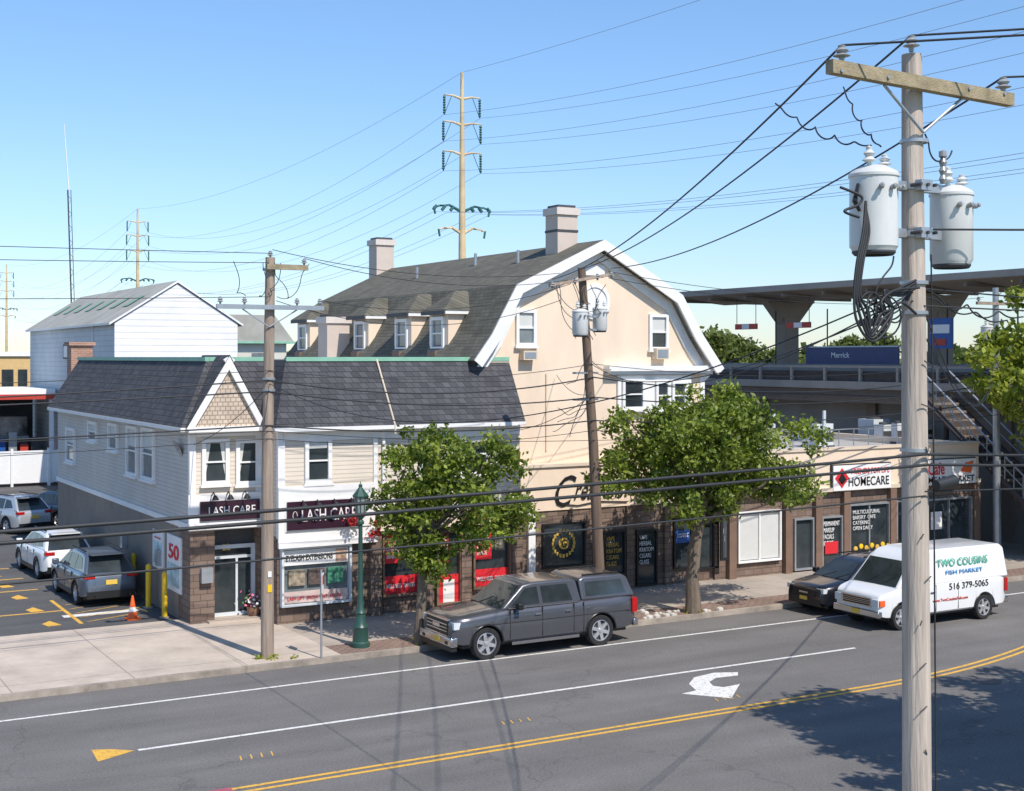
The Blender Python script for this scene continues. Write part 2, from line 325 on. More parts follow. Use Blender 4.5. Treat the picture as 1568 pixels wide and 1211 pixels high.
b.box('patch',8.9,11.2,43.2,43.6,.101,.1045,wpaint)
b.done()
# ---------------- shop building with mansard roof -----------------
YL=40.1; YR=38.6
b=B('mansard_shop_building')
XA,XB,XC=11.9,14.12,22.4
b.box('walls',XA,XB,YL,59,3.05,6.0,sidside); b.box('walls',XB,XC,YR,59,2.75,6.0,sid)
b.box('lower_walls',XA,XB,41.3,59,.1,3.05,M('tan_block_wall',(.25,.205,.17),.85,.12,1.5,.1)); b.box('lower_walls',XB,XC,YR+.1,58.9,.1,2.75,brownst)
b.box('bay_front',XA,XB-.002,YL-.02,YL-.001,3.05,6.0,sid)
zt=8.02; ov=.38
Pb=[(XA-ov,59.2,6.02),(XA-ov,YL-ov,6.02),(XB-ov*.6,YL-ov,6.02),(XB-ov*.6,YR-ov,6.02),(XC,YR-ov,6.02)]
Pt=[(XA+.75,58.4,zt),(XA+.75,YL+.75,zt),(XB+.5,YL+.75,zt),(XB+.5,YR+.75,zt),(XC,YR+.75,zt)]
n=5; b.add('mansard_roof',Pb+Pt,[(i+1,i,n+i,n+i+1) for i in range(4)],shing)
b.add('mansard_roof',[Pb[4],Pt[4],(XC,YR,6.02)],[(0,1,2)],cream)
b.add('mansard_roof',[Pb[0],Pt[0],(XC,58.4,zt),(XC,59.2,6.02)],[(0,1,2,3)],shing)
b.box('soffit',XA-ov-.02,XB,YL-ov-.02,59.2,5.9,6.019,white); b.box('soffit',XB-ov*.6-.02,XC,YR-ov-.02,YL-ov,5.898,6.018,white)
b.add('flat_roof',[(XA+.75,YL+.75,zt-.02),(XB+.5,YL+.75,zt-.02),(XB+.5,YR+.75,zt-.02),(XC,YR+.75,zt-.02),(XC,58.4,zt-.02),(XA+.75,58.4,zt-.02)],[(0,1,2,3,4,5)],greyroof)
b.box('green_cap',XA+.68,XA+.82,YL+.72,58.5,zt-.04,zt+.09,greencap); b.box('green_cap',XA+.82,XB+.5,YL+.7,YL+.8,zt-.04,zt+.09,greencap)
b.box('green_cap',XB+.5,XC,YR+.68,YR+.8,zt-.04,zt+.09,greencap)
b.tube('roof_strip',[(Wy(591,0,YR)[0],YR+.72,zt+.05),(Wy(597,0,YR)[0],YR-ov-.02,6.0),(Wy(597,0,YR)[0],YR-ov-.03,5.75)],[.03]*3,creamdk,6)
gx0=Wy(288,0,YL-.5)[0]; gx1=Wy(407,0,YL-.5)[0]; gm=(gx0+gx1)/2+.06; gy=YL-.5; zb=6.02; za=8.1
b.prism('gable_infill',[(gx0+.25,zb),(gx1-.2,zb),(gm,za-.25)],gy+.1,gy+.12,scallop)
def rake(xa,za_,xb,zb_,w,y0,y1,mat,part='gable_trim'):
    d=Vector((xb-xa,0,zb_-za_)).normalized(); nrm=Vector((-d.z,0,d.x))
    if nrm.z>0: nrm=-nrm
    q=[(xa,za_),(xb,zb_),(xb+nrm.x*w,zb_+nrm.z*w),(xa+nrm.x*w,za_+nrm.z*w)]; b.prism(part,q,y0,y1,mat)
rake(gx0-.05,zb-.02,gm,za+.03,.2,gy-.02,gy+.09,white); rake(gm,za+.03,gx1+.05,zb-.02,.2,gy-.021,gy+.089,white)
b.box('gable_trim',gx0+.02,gx1-.02,gy-.03,gy+.11,zb-.14,zb+.02,white)
b.add('gable_roof',[(gx0-.05,gy-.05,zb),(gm,gy-.05,za+.07),(gm,YL+2.2,za+.07),(gx0-.05,YL+2.2,zb),(gx1+.05,gy-.05,zb),(gx1+.05,YL+2.2,zb)],[(0,3,2,1),(1,2,5,4)],shing)
b.box('corner_board',XA-.03,XA+.16,YL-.06,YL+.12,3.0,5.9,white); b.box('corner_board',XB-.2,XB-.003,YL-.05,YL-.02,3.0,5.9,white)
b.box('corner_board',XB-.03,XB+.14,YR-.05,YR+.1,2.7,5.9,white)
b.box('belt',XA-.06,XA,YL+.12,59,2.95,3.12,white)
b.box('belt',XA-.08,XB-.004,YL-.12,YL-.07,2.98,4.0,white); b.box('belt',XA-.1,XB-.004,YL-.2,YL-.12,2.95,3.15,white); b.box('belt',XA-.06,XB-.004,YL-.07,YL-.021,3.0,3.95,white)
x0,x1,z0,z1=R(424,742,572,832,YR); b.box('belt',XB-.04,x1,YR-.12,YR-.051,z0,z1,white); b.box('belt',XB-.06,x1+.04,YR-.2,YR-.12,z0-.04,z0+.14,white)
b.box('soffit_entry',XA,XB,YL-.02,41.3,2.9,3.045,white)
for a in ((308,672,350,742),(360,672,404,742)):
    x0,x1,z0,z1=R(*a,YL); b.window('y',YL-.02,x0,x1,z0,z1,fw=.12)
    b.add('curtains',[(x0+.13,YL-.036,z1-.13),(x0+.13,YL-.036,z0+.3),(x0+.18,YL-.036,z0+.6),(x0+.28,YL-.036,z1-.13)],[(0,1,2,3)],blind)
    b.add('curtains',[(x1-.13,YL-.036,z1-.13),(x1-.28,YL-.036,z1-.13),(x1-.18,YL-.036,z0+.6),(x1-.13,YL-.036,z0+.3)],[(0,1,2,3)],blind)
b.wb('trim','y',YL-.02,XA+.17,XB-.2,5.72,5.88,0,.06,white)
for a in ((466,670,507,740),(640,668,685,735),(703,662,748,728)):
    x0,x1,z0,z1=R(*a,YR); b.window('y',YR,x0,x1,z0,z1,fw=.12)
    b.wb('curtains','y',YR,x0+.14,x1-.14,z1-.32,z1-.13,.013,.03,blind)
b.wb('trim','y',YR,XB+.15,XC,5.6,5.88,0,.05,white)
for px in (432,574):
    x=Wy(px,0,YR)[0]; b.wb('trim','y',YR,x-.06,x+.07,3.6,5.6,0,.055,white)
b.wb('downspout','y',YR,Wy(584,0,YR)[0],Wy(588,0,YR)[0],2.8,5.9,.02,.1,white)
for p0,y0,p1,y1 in ((196,652,212,728),(219,655,238,735),(168,648,182,690),(137,645,150,676),(103,655,116,708)):
    ya,_=Wx(p1,0,XA); yb,_=Wx(p0,0,XA); zl=Wx((p0+p1)/2,y1,XA)[1]; zh=Wx((p0+p1)/2,y0,XA)[1]
    b.window('x',XA,ya,yb,zl,zh,fw=.11,gl=glassl,bl=.35)
x0,x1,z0,z1=R(307,766,398,796,YL-.2); b.box('sign_panel',x0,x1,YL-.2,YL-.14,z0,z1,purple); b.text('LASH CARE',x0+.25,x1-.15,z0+.17,z1-.17,YL-.215,white,off=0)
x0,x1,z0,z1=R(440,766,551,809,YR-.2); b.box('sign_panel',x0-.05,x1+.05,YR-.145,YR-.12,z0-.05,z1+.05,white); b.box('sign_panel',x0,x1,YR-.2,YR-.146,z0,z1,purple); b.text('LASH CARE',x0+.45,x1-.12,z0+.24,z1-.24,YR-.21,white,off=0)
b.tube('sign_logo',[(x0+.24+.07*math.cos(i*.63),YR-.21,z0+.42+.14*math.sin(i*.63)) for i in range(9)],[.01]*9,white,5)
for X,Y,Z in [(Wy(p,0,YL)[0],YL-.12,3.95) for p in (322,345,370)]+[(Wy(p,0,YR)[0],YR-.12,3.72) for p in (458,480,506,532)]:
    b.tube('gooseneck_lamps',[(X,Y,Z),(X,Y-.2,Z+.12),(X,Y-.35,Z+.02)],[.02]*3,black,6); b.cyl('gooseneck_lamps',(X,Y-.35,Z+.04),(X,Y-.38,Z-.1),.04,.12,black,10)
b.box('entrance',XA,XA+.75,YL-.02,41.3,.1,2.9,brownst)
x0,x1,z0,z1=R(323,833,387,950,YL+.5); b.box('entrance',x0,x1,YL+.5,YL+.55,.14,z1,glass)
for q in((x0-.05,x0+.07),(x1-.07,x1+.05)): b.box('door_frame',q[0],q[1],YL+.42,YL+.5,.14,z1,metall)
b.box('door_frame',x0+.07,x1-.07,YL+.42,YL+.5,z1-.12,z1,metall); b.box('door_frame',x0+.07,x1-.07,YL+.42,YL+.5,.14,.3,metall); b.box('door_frame',x0+.07,x1-.07,YL+.42,YL+.5,1.95,2.03,metall)
b.box('door_frame',x0+.75,x0+.82,YL+.42,YL+.5,.3,1.95,metall); b.box('entrance',x1+.05,XB+.1,YL-.02,YL+.6,.1,2.9,brownst)
b.box('entrance',XA+.75,x1+.06,YL+.551,YL+.6,.1,2.9,darkgrey)
b.text('22',x0+.35,x0+.6,2.2,2.4,YL+.48,gold)
b.box('mailbox',XA+.3,XA+.65,YL-.2,YL-.02,1.35,1.8,metalg); b.box('step',XA+.5,XB,YL-.3,YL+.55,.1,.2,sidew)
x0,x1,z0,z1=R(430,835,537,925,YR); b.window('y',YR+.1,x0,x1,z0,z1,fr=metall,fw=.07,sash=False,sill=False,d=.2,gl=glassl)
b.box('poster',x0+.1,x1-.1,YR-.02,YR+.08,z1-.55,z1-.1,white); b.text('EYELASH EXTENSIONS',x0+.15,x1-.6,z1-.42,z1-.24,YR-.03,black,off=0.01)
b.box('poster',x0+.1,x1-.1,YR-.02,YR+.08,z0+.09,z0+.42,M('poster_pink',(.6,.46,.42),.5,.25,2)); b.text('LASH LIFT  BROW TINT  FACIAL',x0+.2,x1-.3,z0+.18,z0+.28,YR-.03,red,off=0)
for k,cc in enumerate(((.30,.25,.18),(.12,.09,.08),(.06,.22,.14))):
    xx=x0+.25+k*.62; b.box('poster',xx,xx+.52,YR+.0,YR+.08,z0+.6,z1-.7,M('poster_photo%d'%k,cc,.4,.8,5))
b.box('poster',x1-.5,x1-.15,YR-.035,YR-.021,z1-.52,z1-.14,M('poster_face',(.45,.3,.22),.5,.6,6))
b.wb('storefront_band','y',YR,Wy(574,0,YR)[0],XC,2.76,3.25,0,.25,cream); b.wb('storefront_band','y',YR,Wy(574,0,YR)[0]-.02,XC,3.25,3.33,0,.32,white)
b.text('NUTRITION',Wy(728,0,YR)[0],Wy(792,0,YR)[0],2.88,3.14,YR-.27,red)
for a,mm in (((585,812,642,912),0),((668,812,706,925),1),((724,808,782,900),0)):
    x0,x1,z0,z1=R(*a,YR); z1=min(z1,2.7); b.window('y',YR+.1,x0,x1,z0,z1,fr=brownp,fw=.07,sash=False,sill=False,d=.16)
    b.box('red_poster',x0+.08,x1-.08,YR+.03,YR+.08,z0+.08,z0+(.62 if mm==0 else .35),red)
    b.text('WELLNESS  SHAKES',x0+.15,x1-.15,z0+.25,z0+.38,YR+.02,white,off=0)
    b.box('red_poster',x0+.08,x0+(x1-x0)*.5,YR+.03,YR+.08,z1-1.0,z1-.1,red)
    b.text('ENERGY\nPROTEIN\nVITAMIN\nSHAKE',x0+.15,x0+(x1-x0)*.46,z1-.85,z1-.2,YR+.02,white,off=0)
    b.box('interior_items',x0+(x1-x0)*.6,x1-.2,YR+.06,YR+.08,z1-.75,z1-.3,M('shelf_items',(.2,.18,.15),.6,.9,6))
x0,x1,z0,z1=R(672,880,702,930,YR); b.box('red_poster',x0,x1,YR+.0,YR+.08,z0,z1,red); b.box('red_poster',x0+.15,x1-.15,YR-.01,YR,z0+.1,z1-.15,white)
for px in (574,652,712,790):
    x=Wy(px,0,YR)[0]; b.box('pilaster',x-.18,x+.18,YR-.12,YR+.1,.1,2.75,brownst)
for p0,y0,p1,y1 in((236,812,252,870),(258,820,279,905)):
    ya,_=Wx(p1,0,XA); yb,_=Wx(p0,0,XA); m=(p0+p1)/2; zl=Wx(m,y1,XA)[1]; zh=Wx(m,y0,XA)[1]; zl=max(zl,.5); zh=min(zh,2.8)
    b.wb('mural','x',XA,ya,yb,zl,zh,0,.05,white); b.wb('mural','x',XA,ya+.12,yb-.12,zl+.15,zl+.85,.05,.06,M('mural_teal',(.45,.6,.62),.5,.5,3))
    o=b.text('50' if p0>250 else '%',ya+.2,yb-.2,zl+1.0,zh-.25,0,red,(math.pi/2,0,-math.pi/2)); o.location=(XA-.07,yb-.2,zl+1.0)
b.cyl('dish',(XA-.12,YL+.9,5.35),(XA-.06,YL+.9,5.38),.28,.1,metalg,14); b.cyl('dish',(XA,YL+.9,5.3),(XA-.15,YL+.9,5.3),.02,.02,metalg,6)
for y in(43,47.5): b.box('meters',XA-.18,XA,y,y+.3,1.5,2.0,metalg)
b.box('brick_chimney',XA+.6,XA+1.5,59.3,60.1,5,8.6,brickred); b.box('brick_chimney',XA+.5,XA+1.6,59.2,60.2,8.6,8.75,brickred)
b.done()
leaves_mesh('hanging_flower_baskets',[(16.35,YR-.5,3.2),(17.1,YR-.5,3.05),(27.9,38.4,3.9),(28.8,38.4,3.9),(31.2,38.2,4.0)],[.28,.22,.3,.3,.28],500,.06,lfr,77)
# ---------------- gambrel building -----------------
YG=39.3; b=B('gambrel_roof_building')
prof=[(20.85,8.0),(21.5,8.85),(22.45,10.5),(25.9,12.12),(29.2,10.3),(30.1,8.9),(31.05,7.7)]
wl=[(21.2,.1),(30.5,.1),(30.5,7.9),(29.9,8.7),(29.05,10.1),(25.9,11.8),(22.6,10.3),(21.7,8.7),(21.2,8.0)]
b.prism('walls',wl,YG,56,cream)
for i in range(6):
    (xa,za),(xb,zb)=prof[i],prof[i+1]
    d=Vector((xb-xa,0,zb-za)).normalized(); nn=Vector((d.z,0,-d.x)); th=.16
    vs=[(xa,YG-.45,za),(xb,YG-.45,zb),(xb,56.4,zb),(xa,56.4,za),(xa+nn.x*th,YG-.45,za+nn.z*th),(xb+nn.x*th,YG-.45,zb+nn.z*th),(xb+nn.x*th,56.4,zb+nn.z*th),(xa+nn.x*th,56.4,za+nn.z*th)]
    b.add('roof',vs,[(0,3,2,1),(0,4,7,3),(3,7,6,2),(1,2,6,5)],shing2); b.add('roof',vs,[(4,5,6,7)],white)
inner=[]
for i,(x,z) in enumerate(prof):
    a=Vector(prof[max(i-1,0)]); q=Vector(prof[min(i+1,6)]); d=(q-a).normalized(); nn=Vector((d.y,-d.x)); w=.36
    inner.append((x+nn.x*w,z+nn.y*w))
vs=[(x,YG-.47,z) for x,z in prof]+[(x,YG-.47,z) for x,z in inner]+[(x,YG-.38,z) for x,z in prof]+[(x,YG-.38,z) for x,z in inner]
fs=[]
for i in range(6): fs+= [(i,7+i,7+i+1,i+1),(7+i,21+i,21+i+1,7+i+1),(i,i+1,14+i+1,14+i)]
b.add('fascia',vs,fs,white)
inner2=[]
for i,(x,z) in enumerate(prof):
    a=Vector(prof[max(i-1,0)]); q=Vector(prof[min(i+1,6)]); d=(q-a).normalized(); nn=Vector((d.y,-d.x)); inner2.append(((x+nn.x*.36,z+nn.y*.36),(x+nn.x*.68,z+nn.y*.68)))
for i in range(6):
    p=[inner2[i][0],inner2[i+1][0],inner2[i+1][1],inner2[i][1]]; b.prism('fascia_inner',p[::-1],YG-.08,YG,white)
for a in ((789,474,820,530),(993,481,1022,536)):
    x0,x1,z0,z1=R(*a,YG); b.window('y',YG,x0,x1,z0,z1,fw=.11,gl=glassl if a[0]<800 else glass,bl=.45)
for a in ((952,580,986,627),(1003,583,1024,628),(1028,583,1050,628)):
    x0,x1,z0,z1=R(*a,YG-.1); b.window('y',YG-.1,x0,x1,z0,z1,fw=.1)
x0,x1,z0,z1=R(944,574,1056,632,YG); b.wb('bay','y',YG,x0,x1,z0,z1,0,.1,white)
for a in ((795,537,816,551),(998,533,1017,550)):
    x0,x1,z0,z1=R(*a,YG); b.wb('air_conditioner','y',YG,x0,x1,z0,z1,0,.3,creamdk); b.wb('air_conditioner','y',YG,x0+.05,x1-.05,z0+.05,z1-.05,.3,.31,metalg)
X,Z=Wy(910,462,YG); b.lathe('round_vent',(X,YG,Z),(0,-1,0),[(.62,0),(.62,.06),(.5,.07),(.48,.03),(0,.03)],white)
X,Z=Wy(908,415,YG); b.wb('attic_vent','y',YG,X-.45,X+.45,Z-.15,Z+.2,0,.06,white)
x0,x1,z0,z1=R(932,560,1098,574,YG-.3); b.box('cornice',x0,x1,YG-.35,YG+.0,7.62,7.8,white); b.box('cornice',x0+.1,x1-.15,YG-.25,YG,7.5,7.62,white)
b.wb('cornice','y',YG,30.3,30.5,3.2,7.5,0,.04,white)
for Yc in (42.2,45.1,48.9,55.0):
    b.box('dormer_walls',21.25,22.75,Yc-.72,Yc+.72,8.1,9.72,cream)
    xa=21.0; o=.9
    vs=[(xa,Yc-o,9.7),(xa,Yc+o,9.7),(23.4,Yc+o,9.7),(23.4,Yc-o,9.7),(21.9,Yc,10.42),(24.0,Yc,10.42)]
    b.add('dormer_roof',vs,[(0,4,1),(0,3,5,4),(1,4,5,2),(0,1,2,3)],shing2)
    b.box('dormer_trim',xa+.02,23.2,Yc-o+.02,Yc-o+.06,9.58,9.7,white); b.box('dormer_trim',xa,xa+.05,Yc-o,Yc+o,9.56,9.695,darkgrey)
    b.window('x',21.25,Yc-.5,Yc+.5,8.35,9.5,fw=.12,gl=glassl)
    b.box('dormer_ac',20.95,21.24,Yc-.3,Yc+.3,8.12,8.32,brownp)
def chim(x,y,w,z0,z1,part='chimney'):
    b.box(part,x-w/2,x+w/2,y-w/2,y+w/2,z0,z1-.35,M('chimney_stucco',(.58,.49,.42),.9,.08,1,.1)); b.box(part,x-w/2-.07,x+w/2+.07,y-w/2-.07,y+w/2+.07,z1-.35,z1-.1,M('chimney_cap',(.64,.57,.51),.9,.05)); b.box(part,x-w/2+.05,x+w/2-.05,y-w/2+.05,y+w/2-.05,z1-.1,z1,darkgrey)
chim(25.5,41.0,.82,11,13.45); chim(25.6,56.6,.85,11,13.5); chim(20.9,50.8,.95,6,9.8)
b.box('chimney_band',25.07,25.93,40.57,41.43,12.5,12.58,darkgrey)
for X,Y in ((24.6,42.5),(24.9,46.3),(24.2,50)):
    Zr=10.5+(X-22.45)*.47; b.cyl('roof_vents',(X,Y,Zr-.1),(X,Y,Zr+.45),.06,.06,metalg,8)
b.wb('shopfront_base','y',YG,22.42,30.5,.1,3.0,0,.5,brownst)
b.wb('shopfront_fascia','y',YG,22.42,30.5,3.0,4.45,0,.55,cream); b.wb('shopfront_fascia','y',YG,22.42,30.5,4.45,4.55,0,.62,creamdk)
YS=YG-.5
for a,kind in (((829,800,895,868),'logo'),((922,812,956,880),'door'),((973,810,1005,898),'text'),((1030,790,1058,870),'blue'),((1068,800,1098,870),'plain')):
    x0,x1,z0,z1=R(*a,YS); z1=min(z1,2.95); b.window('y',YS,x0,x1,max(z0,.2),z1,fr=black,fw=.06,sash=False,sill=False,d=.1,gl=glass)
    if kind=='logo':
        X=(x0+x1)/2; Z=(z0+z1)/2+.05
        for k in range(20):
            t=2*math.pi*k/20
            b.box('logo',X+.42*math.cos(t)-.04,X+.42*math.cos(t)+.04,YS-.04,YS-.02,Z+.42*math.sin(t)-.06,Z+.42*math.sin(t)+.06,gold)
        b.cyl('logo',(X,YS-.02,Z),(X,YS-.05,Z),.2,.2,gold,18)
        b.text('G',X-.1,X+.1,Z-.13,Z+.13,YS-.06,black)
    if kind in('text','door'):
        b.text('VAPE\nHERBAL\nKRATOM\nCIGARS\nGLASS',x0+.15,x1-.15,z1-1.2,z1-.2,YS-.03,white if kind=='text' else gold,off=-.008)
    if kind=='blue': b.box('poster',x0+.08,x1-.08,YS-.04,YS-.02,z0+.9,z1-.5,blue); b.text('NOW\nOPEN',x0+.15,x1-.15,z0+1.1,z1-.6,YS-.06,white)
for px in (812,1062,1020,962,912):
    x=Wy(px,0,YS)[0]; b.box('pilaster',x-.13,x+.13,YS-.12,YS,.1,3.0 if px!=812 else 3.1,brownst if px!=812 else white)
xa_=Wy(848,0,YS)[0]; xb_=Wy(955,0,YS)[0]
b.text('C',xa_,xa_+.85,3.1,4.15,YS-.08,black,shear=.45,name='script_sign',off=.0); b.text('reations',xa_+.75,xb_,3.3,3.95,YS-.08,black,shear=.5,name='script_sign',off=0)
p=[(xa_+.2,YS-.09,3.2),(xa_+.9,YS-.09,3.12),(xa_+1.7,YS-.09,3.22),(xb_+.1,YS-.09,3.14)]; b.tube('script_sign',p,[.02]*4,black,6)
x0,x1,z0,z1=R(835,572,838,690,YG); b.wb('conduit','y',YG,x0,x0+.05,z0,z1,0,.05,creamdk)
b.done()
# ---------------- low shops -----------------
YP=38.6; b=B('flat_roof_shops')
XL0,XL1=30.52,43.9
b.box('walls',XL0,XL1,YP+.1,52,.1,3.1,brownst); b.box('parapet',XL0,XL1,YP,YP+.3,3.1,4.6,cream); b.box('parapet',XL0,XL1,YP-.06,YP+.36,4.6,4.7,creamdk)
b.box('parapet',XL0,XL1,YP+.3,52,3.1,4.35,cream); b.box('parapet_side',XL1-.25,XL1-.002,YP+.36,52,4.35,4.65,cream); b.box('band',XL0,XL1,YP-.12,YP,3.05,3.2,creamdk)
b.add('roof',[(XL0,YP+.3,4.36),(XL1-.26,YP+.3,4.36),(XL1-.26,52,4.36),(XL0,52,4.36)],[(0,1,2,3)],greyroof)
for a,k in (((1130,782,1196,860),'blind'),((1216,793,1246,880),'door'),((1258,790,1290,868),'post'),((1300,770,1362,848),'post2'),((1372,765,1412,835),'plain'),((1418,762,1488,832),'plain2')):
    x0,x1,z0,z1=R(*a,YP); z1=min(z1,3.0); z0=max(z0,.2); b.window('y',YP+.1,x0,x1,z0,z1,fr=metalg if k!='blind' else white,fw=.07,sash=False,sill=False,d=.14,gl=glass if k!='blind' else glassl,mull=1 if k in('blind','post2','plain2') else 0)
    if k=='blind': b.box('blinds',x0+.09,x1-.09,YP+.05,YP+.08,z0+.1,z1-.1,blind)
    if k=='post': b.text('PERMANENT\nMAKEUP\nFACIALS\nBROWS',x0+.12,x1-.12,z1-1.1,z1-.2,YP+.03,white,off=0); b.box('poster',x0+.2,x1-.2,YP+.02,YP+.06,z0+.5,z0+.95,red)
    if k=='post2':
        b.text('MULTICULTURAL\nBAKERY  CAFE\nCATERING\nOPEN DAILY',x0+.2,x1-.5,z1-1.0,z1-.25,YP+.0,white,off=-.008)
        for i in range(7): b.lathe('flowers',(x0+.3+i*.28,YP-.02,z0+.25+.08*(i%2)),(0,-1,0),[(.1,0),(.1,.04),(0,.06)],yellow if i%2 else gold,8)
    if k=='plain2': b.box('poster',x0+.3,x0+.9,YP+.02,YP+.06,z0+.6,z0+1.3,white)
for px in (1120,1206,1252,1295,1366,1415,1494):
    x=Wy(px,0,YP)[0]; b.box('pilaster',x-.16,x+.16,YP-.1,YP+.1,.1,3.04,brownp)
x0,x1,z0,z1=R(1275,711,1363,749,YP-.1); b.box('sign',x0,x1,YP-.15,YP,z0,z1,white); b.box('sign',x0-.04,x1+.04,YP-.1,YP-.0021,z0-.04,z1+.04,black)
b.text('FRIENDS FOR LIFE',x0+.9,x1-.1,z0+.6,z1-.13,YP-.16,red,off=0); b.text('HOMECARE',x0+.75,x1-.12,z0+.14,z0+.48,YP-.16,black,off=.005)
xm=x0+.42; zm=(z0+z1)/2; b.prism('sign_logo',[(xm-.35,zm),(xm,zm-.38),(xm+.35,zm),(xm,zm+.38)],YP-.165,YP-.15,red); b.prism('sign_logo',[(xm-.2,zm-.05),(xm,zm-.25),(xm+.2,zm-.05),(xm,zm+.2)],YP-.175,YP-.166,black)
x0,x1,z0,z1=R(1417,703,1493,741,YP-.1); b.box('sign',x0,x1,YP-.15,YP,z0,z1,white); b.box('sign',x0-.04,x1+.04,YP-.1,YP-.0021,z0-.04,z1+.04,darkgrey)
b.text('MEAT MARKET',x0+.1,x1-.1,z0+.08,z0+.32,YP-.16,black); b.text('Cafe',x0+.1,x0+1.0,z0+.4,z1-.1,YP-.16,red); b.prism('sign_logo',[(x1-.9,z0+.5),(x1-.3,z0+.4),(x1-.15,z1-.1),(x1-.6,z1-.15)],YP-.165,YP-.15,orange)
b.prism('blade_sign',[(XL0-.1,.9),(XL0+.25,.9),(XL0+.25,3.0),(XL0-.1,3.0)],YP-.35,YP-.3,black); b.text('HAIR',XL0,XL0+.15,1.0,2.9,YP-.36,metalg,off=-.01)
for px,y,w,d,h in ((1252,43,.9,.9,.9),(1238,46,.8,1,.7),(1352,44,.5,.6,.7),(1338,46.5,1.0,1.0,.8),(1374,43.0,.35,.35,.8),(1400,45,1.2,1,.6)):
    x=Wy(px,0,y)[0]; b.box('rooftop_units',x-w/2,x+w/2,y-d/2,y+d/2,4.45,4.45+h,metall); b.box('rooftop_units',x-w/2-.04,x+w/2+.04,y-d/2-.04,y+d/2+.04,4.36,4.45,darkgrey); b.lathe('rooftop_units',(x,y,4.45+h),(0,0,1),[(w*.35,0),(w*.35,.08),(w*.3,.1),(0,.1)],darkgrey,12)
    b.box('rooftop_units',x-w/2-.01,x+w/2+.01,y-d/2-.01,y-d/2+.02,4.6,4.45+h*.6,darkgrey)
for i in range(12): b.cyl('pipe_rail',(33+i*.8,41,4.36),(33+i*.8,41,5.2),.025,.025,metalg,6)
b.cyl('pipe_rail',(33,41,5.2),(41.8,41,5.2),.025,.025,metalg,6); b.cyl('pipe_rail',(33,41,4.8),(41.8,41,4.8),.02,.02,metalg,6)
for x in(36.5,39.2): b.cyl('vent_pipe',(x,42.5,4.36),(x,42.5,5.9),.07,.07,metall,8)
b.done()
# ---------------- viaduct & station -----------------
b=B('railway_viaduct'); XV=46.5
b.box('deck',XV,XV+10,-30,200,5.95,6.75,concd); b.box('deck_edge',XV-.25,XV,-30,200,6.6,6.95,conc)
b.box('retaining_wall',XV+1.2,XV+8.8,37,200,.0,5.949,concw)
b.box('railing',XV-.12,XV-.02,-30,200,7.6,7.7,conc); b.box('railing',XV-.08,XV-.03,-30,200,7.25,7.31,steelr)
for i in range(95): y=-29+i*2.4; b.box('railing_posts',XV-.14,XV-.001,y,y+.14,6.95,7.6,conc)
b.box('railing_panel',XV+.0,XV+.05,-30,200,6.76,7.45,steelr)
b.box('pipe',XV-.35,XV-.26,-30,200,6.25,6.34,steelr)
for y in (-24,-8,8,35.5): b.box('pier',XV+1,XV+9,y,y+1.4,0,5.949,conc)
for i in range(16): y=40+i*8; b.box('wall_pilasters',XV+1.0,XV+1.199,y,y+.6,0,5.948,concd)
b.done()
b=B('station_platform_canopy')
XCn=48.5; can=M('canopy_tan',(.33,.27,.22),.8,.12,.6)
b.prism('roof',[(XCn-1.6,11.5),(XCn+2.3,11.15),(XCn+6.2,11.5),(XCn+6.2,11.78),(XCn+2.3,11.5),(XCn-1.6,11.78)],28,63.5,can)
b.box('roof_edge',XCn-1.68,XCn-1.6,28,63.5,11.52,11.82,conc)
for y in (36,47,58):
    b.box('column',XCn+1.8,XCn+2.8,y-.35,y+.35,6.9,10.3,can)
    b.prism('column_head',[(XCn+1.8,9.9),(XCn+2.8,9.9),(XCn+4.0,11.2),(XCn+2.3,11.1),(XCn+.6,11.2)],y-.3,y+.3,can)
for y in range(30,64,3): b.box('ribs',XCn-1.5,XCn+6.1,y,y+.15,11.22,11.38,concd)
b.box('platform',XCn-.2,XCn+5,28,75,6.76,7.75,conc)
for y in (58.2,54.0,48.8):
    b.box('hanging_signs',XCn-.5,XCn-.4,y-.9,y+.9,9.62,9.92,redb if y>50 else black); b.box('hanging_signs',XCn-.52,XCn-.5,y-.3,y+.3,9.64,9.9,white if y>50 else blue)
    for q in(-.8,.8): b.cyl('hangers',(XCn-.45,y+q,9.92),(XCn-.45,y+q,11.3),.02,.02,black,5)
b.box('windscreen',XCn-.15,XCn,47.4,53.8,7.75,8.6,navy)
b.box('windscreen',XCn-.2,XCn+.04,47.3,53.9,8.6,8.66,metall)
b.box('info_board',XCn-.35,XCn-.2,43.9,45.2,8.5,9.9,blue); b.box('info_board',XCn-.37,XCn-.35,44.0,45.1,9.2,9.6,white); b.box('info_board',XCn-.37,XCn-.35,44.2,44.9,8.65,8.95,redb)
for k in range(5): b.cyl('platform_lamps',(XCn+.6,41+k*4,7.75),(XCn+.6,41+k*4,10.6),.04,.04,black,6)
o=b.text('Merrick',0,1.3,8.08,8.36,0,white,name='station_name',rot=(math.pi/2,0,-math.pi/2)); o.location=(XCn-.17,51.9,8.08)
b.done()
b=B('station_stairs')
for i in range(19): b.box('treads',44.55,46.1,34.0+i*.42,34.44+i*.42,.12+i*.33,.2+i*.33,concd); b.box('risers',44.56,46.09,34.4+i*.42,34.44+i*.42,.2+i*.33,.45+i*.33,steelr)
for X in(44.5,46.15): b.cyl('rail',(X,34.0,1.2),(X,42.2,7.5),.04,.04,metalg,8); b.cyl('rail',(X,34.0,.75),(X,42.2,7.0),.025,.025,metalg,8); b.cyl('stringer',(X,34.0,.15),(X,42.2,6.4),.14,.14,steelr,6)
for i in range(18): b.cyl('balusters',(44.5,34.2+i*.45,.3+i*.345),(44.5,34.2+i*.45,1.3+i*.345),.02,.02,metalg,5)
